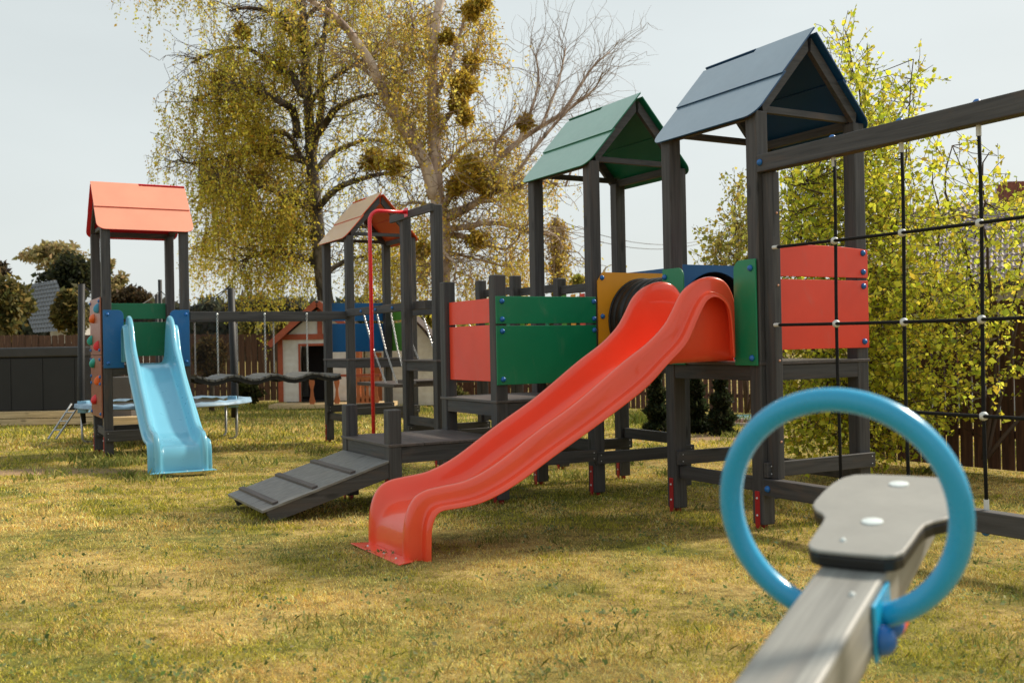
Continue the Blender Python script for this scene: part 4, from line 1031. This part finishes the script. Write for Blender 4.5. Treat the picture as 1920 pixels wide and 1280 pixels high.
limbs2 = [
 ([(815,372),(800,312),(775,269),(737,206),(709,150),(690,109),(656,62),(631,34),(600,12),(560,-12)], .20, .05, -2, .45),
 ([(800,312),(785,262),(760,215),(742,180),(748,140),(770,90)], .09, .02, -1, .5),
 ([(690,109),(720,85),(750,60),(780,30)], .05, .02, 1, .6), ([(709,150),(680,130),(650,115),(620,95)], .05, .02, 0, .6),
 ([(819,250),(835,225),(862,190),(880,150),(890,100),(905,50)], .09, .02, 1.5, .75), ([(815,180),(840,130),(855,90),(870,40),(890,0)], .08, .02, 1, .8),
 ([(818,330),(845,300),(875,270),(905,262),(940,268)], .08, .02, 1, .6), ([(812,130),(790,95),(775,50),(770,0)], .06, .02, -1, .7),
 ([(826,395),(850,360),(875,335),(905,322),(935,312)], .11, .03, -1, .6),
 ([(831,414),(875,391),(906,371),(926,361),(969,349),(1000,338),(1045,345)], .11, .03, -2, .35),
 ([(831,430),(877,425),(910,418),(953,422),(989,434),(1030,440)], .10, .03, -1, .55), ([(831,442),(865,442),(894,456),(925,462),(949,467),(975,445)], .09, .02, 1, .8),
 ([(829,470),(845,485),(855,500),(850,530)], .06, .02, -1, 1), ([(829,470),(870,480),(910,490),(950,500)], .05, .02, 1, 1),
 ([(826,400),(800,385),(770,380),(740,400)], .06, .02, 1, .8), ([(833,400),(869,388),(900,380),(934,377),(965,372)], .07, .02, 1, .5),
 ([(829,480),(800,500),(780,530)], .05, .02, 0, 1), ([(1000,430),(1040,440),(1058,470)], .04, .02, 0, 1.2),
]
bare2 = [([(845,360),(890,335),(928,303),(972,266),(1015,237),(1053,212),(1087,162),(1112,125),(1144,97)], .10, 1),
 ([(960,330),(978,312),(1000,281),(1037,237),(1069,203),(1100,180),(1120,160)], .06, -1), ([(972,266),(985,235),(1000,195),(1010,150),(1005,105)], .05, 0),
 ([(1015,237),(1030,200),(1045,160),(1055,120),(1060,90)], .04, .5), ([(928,303),(930,270),(950,245),(975,225)], .05, -.5), ([(1060,350),(1075,310),(1090,280),(1110,265)], .03, 0)]
birch('birch', 'broad pale barked birch with mistletoe clumps and bare twigs behind the pole frame', base2, B2Y,
  [([(832,720),(828,560),(829,480),(829,414),(820,372),(815,300),(814,240),(811,187),(812,94),(819,31),(828,-10),(835,-60)], .24, .08), ([(812,120),(803,60),(806,20)], .07, .05)],
  limbs2, [(.68,.55,.10),(.54,.44,.07),(.78,.62,.14),(.60,.38,.08)], .34, .75, BARK_L, TWIGP,
  [(885,325,36,-1),(915,345,26,-1),(858,350,20,-.5),(985,232,15,0),(868,160,27,0),(883,118,16,.5),(885,20,18,0),(872,220,16,0),(840,70,13,0),(895,450,20,0),(905,5,12,0),(860,195,18,0),(740,310,18,0),(790,470,15,0)], bare2, group='birches')

# young bright birches behind the net
YC = [(.74,.72,.06),(.58,.60,.05),(.84,.80,.09),(.44,.47,.045),(.76,.62,.07),(.34,.37,.035)]
def shrub(name, label, stems, blobs, y, cols, lsize, group, twigm=TWIG, dsp=.55, den=1.):
    b0 = stems[0][0]; base = at(b0[0], b0[1], y); g = float(gz(base[0], base[1])); org = (base[0], base[1], g)
    e = root(name, label, 'tree', org, 0, group); mb = MB(); SP = []
    for i, pts in enumerate(stems):
        P = poly3(pts, y, y1=y+RNG.uniform(-.5,.5)); P = [q+RNG.normal(0,.015,3) for q in P]; mb.tube(P, list(np.linspace(.022, .005, len(P))), 5); SP += P
    mb.build('stems', twigm, e, org, smooth=True)
    SP = np.array(SP); tw = MB(); LP = []
    for (px, py, rx, ry, n, up) in blobs:
        for _ in range(int(n*den)):
            a = RNG.uniform(0, 2*PI); r = math.sqrt(RNG.uniform())*1.12; c = at(px+rx*r*math.cos(a), py+ry*r*math.sin(a), y+RNG.normal(0, dsp))
            d = RNG.normal(0, .7, 3)+[0,0,up]; L_ = RNG.uniform(.18, .5); S = grow(c, d, L_, 5, -.02, .15); tw.tube(S, .0028, 3, cap=False)
            S = np.array(S); nl = int(L_/.03); tt = np.linspace(.3, 4.99, nl); k = tt.astype(int); fr = (tt-k)[:,None]
            LP.append(S[k]*(1-fr)+S[k+1]*fr + RNG.normal(0,.014,(nl,3)))
            if RNG.uniform() < .25:
                q = SP[np.argmin(((SP-c)**2).sum(1))]; mid = (q+c)/2+RNG.normal(0,.04,3); tw.tube([q, mid, c], [.006,.005,.003], 3, cap=False)
    tw.build('twigs', twigm, e, org)
    LP = np.concatenate(LP); rawmesh('crown', leaves(LP, lsize, None, .45, .8), 4, vary(cols, len(LP), .3), LEAF, e, org)
    return e
shrub('young_birch', 'tall bright yellow green young birch behind the blue roofed tower and net', 
  [[(1610,850),(1605,700),(1600,560),(1612,400),(1620,250),(1600,130),(1585,60)],[(1610,850),(1640,650),(1665,520),(1690,380),(1700,250),(1715,110)],[(1610,850),(1560,700),(1530,560),(1500,430),(1490,350)],[(1620,840),(1680,690),(1740,560),(1760,420),(1750,320)],[(1612,400),(1570,330),(1540,300)]],
  [(1586,115,16,50,24,1.3),(1620,190,28,60,42,1.2),(1610,290,50,60,90,.8),(1695,200,28,50,22,1.3),(1728,165,18,28,7,1.3),(1670,300,55,55,75,.8),(1520,380,55,60,150,.5),(1600,400,70,70,190,.5),(1690,420,70,60,150,.4),(1500,470,45,50,110,.3),(1620,520,80,60,200,.2),(1710,560,80,70,210,.2),(1650,640,80,60,230,0),(1520,690,60,50,150,0),(1600,740,80,60,220,-.1),(1700,740,60,60,150,-.1),(1530,790,50,50,110,-.1),(1630,810,60,40,110,-.2),(1560,560,60,60,120,.1)],
  10.3, YC, .047, 'young birches', den=1.1)
shrub('young_birch', 'spreading yellow green young birch at the right edge in front of the tiled roof',
  [[(1850,860),(1840,700),(1830,560),(1800,430),(1775,330),(1790,270)],[(1850,860),(1870,640),(1850,500),(1845,380),(1850,290)],[(1850,860),(1890,700),(1905,560),(1920,430)],[(1850,860),(1960,700),(1990,500)]],
  [(1830,320,40,60,32,1.0),(1760,300,40,40,22,1.0),(1770,400,60,50,60,.6),(1850,430,60,50,60,.5),(1905,390,40,40,50,.5),(1800,520,60,60,130,.2),(1880,560,50,60,80,.2),(1790,640,70,60,170,.1),(1880,690,50,50,60,0),(1770,740,50,50,80,-.1),(1960,500,60,120,100,.2)],
  9.6, YC, .046, 'young birches', den=.45)
shrub('young_birch', 'small yellow green birch seen left of the blue roofed tower posts',
  [[(1400,770),(1395,640),(1385,520),(1380,430),(1375,360)],[(1400,770),(1370,560),(1350,480)],[(1400,770),(1440,600),(1450,450)]],
  [(1382,400,18,50,45,1.0),(1385,470,40,40,110,.5),(1345,480,20,25,40,.3),(1370,530,40,30,80,.2),(1440,480,40,80,150,.2),(1430,600,40,60,90,.1)],
  13.5, [(.40,.38,.07),(.32,.32,.06),(.48,.44,.1),(.4,.3,.07)], .05, 'young birches', dsp=.5)

def conifer(name, label, px, pybase, pytop, rpx, y, cols, group, n=2600, ls=.09):
    b_ = at(px, pybase, y); g = float(gz(b_[0], b_[1])); top = at(px, pytop, y)[2]; R = rpx/F_*y; H = top-g
    e = root(name, label, 'tree', (b_[0], b_[1], g), 0, group)
    MB().tube([(0,0,-.05),(0,0,H*.9)], [R*.12, .01], 6).build('trunk', TWIG, e)
    t = RNG.uniform(0,1,n)**1.25; z = t*H; rr = R*(1-t)**.75*(.85+.3*np.sin(t*23+px))*(.75+.25*RNG.uniform(0,1,n))*np.where(t < .05, .8, 1); a = RNG.uniform(0,2*PI,n)
    P = np.stack([rr*np.cos(a), rr*np.sin(a), z], 1); rawmesh('crown', leaves(P, ls, None, -.7, .45), 4, vary(cols, n, .35), LEAF, e); return e
TH = [(.028,.040,.016),(.018,.028,.012),(.05,.06,.022),(.035,.035,.015)]
conifer('thuja', 'dark thuja bush against the reddish fence, leftmost of the row', 1232, 770, 690, 26, 17.0, TH, 'thujas along the back fence', 5200, .075)
conifer('thuja', 'dark thuja bush just right of the blue tower slide post', 1306, 773, 686, 26, 16.8, TH, 'thujas along the back fence', 5200, .075)
conifer('thuja', 'dark thuja bush with bluish hose coils in front of it', 1353, 776, 690, 28, 16.4, TH, 'thujas along the back fence', 5200, .075)
def bush(name, label, px, py, rx, ry, y, cols, group, n=2500, ls=.16, trunk=True, cat='tree', blobs=7):
    c = at(px, py, y); g = float(gz(c[0], c[1])); RX, RZ = rx/F_*y, ry/F_*y; org = (c[0], c[1], g)
    e = root(name, label, cat, org, 0, group)
    if trunk: MB().tube([(c[0],c[1],g-.1),(c[0]+.05,c[1],c[2]-RZ*.3),(c[0],c[1],c[2]+RZ*.5)], [RX*.09+.03,RX*.06,.02], 7).build('trunk', BARK_D, e, org, smooth=True)
    PP = []
    blobs *= 2
    for k in range(blobs):
        a = RNG.uniform(0,2*PI); q = c + np.array([RX*.78*math.cos(a)*RNG.uniform(.15,1), RX*.5*RNG.uniform(-1,1), RZ*.75*math.sin(a)*RNG.uniform(.15,1)]); m_ = n//blobs
        d = RNG.normal(size=(m_,3)); d /= np.linalg.norm(d,axis=1)[:,None]; s_ = RNG.uniform(.16,.42)
        PP.append(q + d*np.array([RX*s_, RX*s_, RZ*s_])*(RNG.uniform(0,1,m_)**.4*(1+.25*np.sin(d[:,0]*6+k)))[:,None])
    P = np.concatenate(PP); rawmesh('crown', leaves(P, ls, None, .1, .6), 4, vary(cols, len(P), .35), LEAF, e, org); return e
DK = [(.11,.11,.035),(.075,.075,.025),(.19,.155,.05),(.26,.20,.06)]; MID = [(.12,.10,.03),(.07,.065,.022),(.18,.14,.045)]; PALE = [(.34,.28,.12),(.26,.22,.09),(.42,.34,.16)]
bush('tree', 'dark rounded conifer like bush in front of the grey roof, far left', 2, 575, 56, 66, 36, DK, 'trees left of the red tower', 7000, .2, blobs=14)
bush('tree', 'dark tree with brown tint between grey roof and the red tower', 138, 588, 42, 56, 37, DK, 'trees left of the red tower', 6500, .2, blobs=12)
bush('tree', 'dense dark pine crown rising above the grey roof', 136, 520, 62, 44, 48, [(.035,.042,.02),(.024,.03,.014),(.07,.07,.025)], 'trees left of the red tower', 8000, .2, blobs=16)
bush('tree', 'pale golden feathery tree top behind the dark pine', 105, 478, 66, 30, 60, PALE, 'trees left of the red tower', 3800, .26, blobs=16)
bush('tree', 'golden tree seen just right of the red tower front post', 205, 525, 30, 45, 62, PALE, 'trees left of the red tower', 2600, .26, blobs=9)
bush('tree', 'low brown pine seen between the red tower posts', 245, 560, 44, 24, 55, [(.07,.05,.025),(.04,.032,.018),(.11,.07,.03)], 'trees left of the red tower', 3600, .22, blobs=12)
bush('tree', 'small brownish tree crown at the left picture edge', -5, 510, 26, 26, 50, [(.10,.07,.04),(.06,.045,.025)], 'trees left of the red tower', 900, .2, blobs=8)
bush('tree', 'orange brown bush above the fence under the weeping birch', 545, 620, 28, 24, 44, [(.26,.17,.05),(.2,.16,.05)], 'trees beyond the back fence', 2200, .2, blobs=8)
bush('tree', 'rounded pale green bush above the fence between the chains', 466, 612, 18, 18, 60, [(.22,.20,.07),(.16,.15,.05)], 'trees beyond the back fence', 1800, .25, blobs=7)
bush('tree', 'bluish green bush above the fence beside the pale one', 492, 614, 22, 16, 70, [(.10,.12,.06),(.07,.09,.05)], 'trees beyond the back fence', 1800, .28, blobs=7)
bush('shrub', 'tangled brown shrub in front of the fence left of the playhouse', 395, 668, 42, 50, 24, [(.14,.09,.03),(.09,.06,.02),(.2,.13,.04)], 'shrubs by the back fence', 4200, .11, True, 'shrub', 12)
bush('shrub', 'low dark shrub at the foot of the fence left of the playhouse', 470, 735, 36, 22, 25, [(.04,.05,.015),(.07,.07,.02)], 'shrubs by the back fence', 2600, .1, False, 'shrub', 8)
bush('tree', 'yellow green tree top behind the white shed', 800, 600, 22, 34, 34, [(.40,.36,.06),(.3,.28,.05)], 'trees beyond the back fence', 2600, .14, blobs=9)
bush('tree', 'small yellow green tree top beyond the balustrade', 1085, 528, 22, 12, 40, [(.42,.38,.08),(.3,.3,.06)], 'trees beyond the back fence', 900, .16, blobs=6)
bush('tree', 'yellow green bushes seen under the green roofed tower deck', 900, 640, 70, 45, 36, [(.40,.36,.09),(.3,.27,.07),(.2,.18,.05)], 'trees beyond the back fence', 5200, .18, blobs=16)
bush('shrub', 'clipped box bush under the green tower beside the balustrade posts', 850, 742, 26, 18, 27, [(.10,.10,.03),(.16,.14,.04)], 'shrubs by the back fence', 2000, .09, False, 'shrub', 6)

# utility pole and wires
pp_ = at(1051, 700, 30.); g = float(gz(pp_[0], pp_[1])); zt = at(1048, 409, 30.)[2]
up_ = root('utility_pole', 'grey wooden utility pole with golden creeper behind the green roofed tower', 'utility pole', (pp_[0], pp_[1], g))
MB().tube([(0,0,-.2),(-.02,0,zt-g)], [.14,.11], 10).build('pole', TWIGP, up_, smooth=True)
n = 2400; t = RNG.uniform(.52,.98,n); rr = .12+.28*RNG.uniform(0,1,n)*np.sin((t-.5)*PI*1.8).clip(.15,1); a = RNG.uniform(0,2*PI,n)
rawmesh('creeper', leaves(np.stack([rr*np.cos(a), rr*np.sin(a), t*(zt-g)],1), .1, None, .2, .6), 4, vary([(.38,.26,.05),(.5,.36,.08),(.3,.2,.05)], n), LEAF, up_)
for (a_, b_, nm) in (((1058,417,30),(1340,443,44),'thin overhead wire sloping right, the upper one'),((1058,433,30),(1340,447,44),'thin overhead wire sloping right, the lower one')):
    A_, B_ = at(*a_), at(*b_); L_ = B_-A_
    pts = [A_+L_*s_*1.0-np.array([0,0,.5*4*s_*(1-s_)]) for s_ in np.linspace(0,1,12)]
    o = MB().tube([q-A_ for q in pts], .011, 4).build('overhead_wire', BLACKM); o.location = A_; tag(o, nm, 'wire', 'overhead wires')

# hose pile, bed edging and mulch by the back fence
hc = G(1350, 789)
hp = root('garden_hose', 'tangled pale blue green hose lying by the thujas', 'hose', (hc[0], hc[1], hc[2]))
for k, cm in enumerate(((.25,.42,.46),(.30,.46,.50),(.12,.34,.32))):
    mb = MB(); pts = []
    for i in range(120):
        t = i/119; a = t*2*PI*3.5+k*1.3; w = 1.0+.3*math.sin(.7*a+k)
        pts.append((w*math.cos(a)*.95+.12*math.sin(a*.31+k), .42*math.sin(a*1.13)+.10*k, .02+.05*abs(math.sin(a*1.7+k))))
    mb.tube(pts, .011, 6); mb.build('hose_coil', plain('hose_%s' % 'abc'[k], cm, .45), hp, smooth=True)
a_, b_ = G(1180, 788), G(1450, 801)
o = MB().bar((0,0,.02), b_-a_+[0,0,.02], .05, .07).build('bed_edging', plain('pink_stone', (.40,.32,.28), .8)); o.location = a_; tag(o, 'low pinkish stone edging of the bed by the thujas', 'edging')
n = 1600; s_ = RNG.uniform(0,1,n); q = a_+(b_-a_)*s_[:,None]+np.stack([np.zeros(n), RNG.uniform(.1,1.3,n), np.zeros(n)],1); q[:,2] = gzb(q[:,0],q[:,1])+.02
o = rawmesh('mulch', leaves(q, .07, None, -.1, .5), 4, vary([(.24,.13,.10),(.34,.22,.18),(.12,.08,.06)], n), GRASSM); tag(o, 'reddish bark mulch strewn under the thujas', 'mulch', None, 'stuff')

# ------------------------------------------------------------------ hills and far wood
def ridge_(name, y, pts, col, label, dens, ls, wood_label):
    g = -1.5; V = []; P3 = [at(px, py, y) for px, py in pts]
    vs = []; fs = []
    for q in P3: vs += [(q[0], q[1], -3), (q[0], q[1]-.02, q[2]*.9), (q[0], q[1]+60, q[2]*.9+1.5), (q[0], q[1]+150, -3)]
    for i in range(len(P3)-1):
        for j in range(3): fs.append((i*4+j, (i+1)*4+j, (i+1)*4+j+1, i*4+j+1))
    o = MB().add(vs, fs).build(name, plain(name+'_mat', col, .95, .1, .3, .05), smooth=True); tag(o, label, None, None, 'structure')
    n = dens; s_ = RNG.uniform(0, len(P3)-1.001, n); k = s_.astype(int); fr = (s_-k)[:,None]; A = np.array(P3)
    q = A[k]*(1-fr)+A[k+1]*fr; hh = RNG.uniform(0,1,n)**.6; clump = .8+.35*vnoise(q[:,0], q[:,0]*0, .35, 3)
    q[:,2] = q[:,2]*hh*clump+.2; q[:,1] += RNG.uniform(-2,6,n)
    o = rawmesh(name+'_wood', leaves(q, ls, None, -.6, .5), 4, vary([tuple(c*f for c in col) for f in (.7,1,1.35)]+[(.13,.12,.05)], n, .3), LEAF); o.name = 'far_wood'; tag(o, wood_label, 'wood', None, 'stuff')
ridge_('hill', 150., [(-60,590),(200,585),(380,582),(445,577),(520,580),(600,572),(680,585),(760,592),(900,600),(1050,605),(1250,610)], (.085,.09,.065), 'low wooded hill on the horizon', 26000, 1.5, 'bluish brown wood covering the far hill')

# ------------------------------------------------------------------ light, sky, camera
SAZ, SEL = math.radians(61), math.radians(41)       # azimuth right of the view direction
sd = Vector((math.sin(SAZ)*math.cos(SEL), math.cos(SAZ)*math.cos(SEL), math.sin(SEL)))
L = bpy.data.lights.new('sun', 'SUN'); L.energy = 4.0; L.angle = math.radians(7); L.color = (1.0, .90, .74)
lo = bpy.data.objects.new('sun', L); COL.objects.link(lo); lo.rotation_euler = (-sd).to_track_quat('-Z', 'Y').to_euler()
w = bpy.data.worlds.new('World'); scene.world = w; w.use_nodes = True; nt = w.node_tree
bg = nt.nodes['Background']; sky = N(nt, 'ShaderNodeTexSky', sky_type='NISHITA'); sky.sun_disc = False
sky.sun_elevation = SEL; sky.sun_rotation = SAZ; sky.dust_density = 4; sky.air_density = 1; sky.ozone_density = 1
# thin high overcast over the sky
tcw = N(nt, 'ShaderNodeTexCoord'); sp = N(nt, 'ShaderNodeSeparateXYZ'); nt.links.new(tcw.outputs['Generated'], sp.inputs[0])
cl = ramp(nt, sp.outputs['Z'], [(0, (6.9,7.3,7.15)), (.25, (6.5,7.0,6.9)), (1, (5.6,6.2,6.2))])
cn = noise(nt, coords(nt, (1,1,3), 'Generated'), 2.2, 4, .5); mr = N(nt, 'ShaderNodeMapRange'); mr.inputs[1].default_value = .3; mr.inputs[2].default_value = .7; mr.inputs[3].default_value = .94; mr.inputs[4].default_value = 1.05; nt.links.new(cn, mr.inputs[0])
cl2 = mixc(nt, 1., cl, mr.outputs[0], 'MULTIPLY')
mxs = mixc(nt, .85, sky.outputs['Color'], cl2)
nt.links.new(mxs, bg.inputs['Color']); bg.inputs['Strength'].default_value = .095
cam = bpy.data.cameras.new('camera'); co = bpy.data.objects.new('camera', cam); COL.objects.link(co); scene.camera = co
cam.sensor_width = 36; cam.lens = 36*F_/1920; cam.clip_end = 2000; cam.clip_start = .05
co.location = CAM
cr, sr, cp, sp_ = math.cos(ROL), math.sin(ROL), math.cos(PIT), math.sin(PIT)
fwd = Vector((0, cp, sp_)); up0 = Vector((0, -sp_, cp)); rt0 = Vector((1,0,0))
# picture axes: x = cr*right - ... derived from ray(): a -> (cr, -sr), b -> (sr, cr)
ax = rt0*cr - up0*sr; ay = rt0*sr + up0*cr
M_ = Matrix(((ax.x, ay.x, -fwd.x), (ax.y, ay.y, -fwd.y), (ax.z, ay.z, -fwd.z))).to_4x4(); M_.translation = Vector(CAM)
co.matrix_world = M_
cam.dof.use_dof = True; cam.dof.focus_distance = 8.2; cam.dof.aperture_fstop = 3.4
scene.view_settings.view_transform = 'Standard'; scene.view_settings.look = 'None'; scene.view_settings.exposure = .38; scene.view_settings.gamma = 1
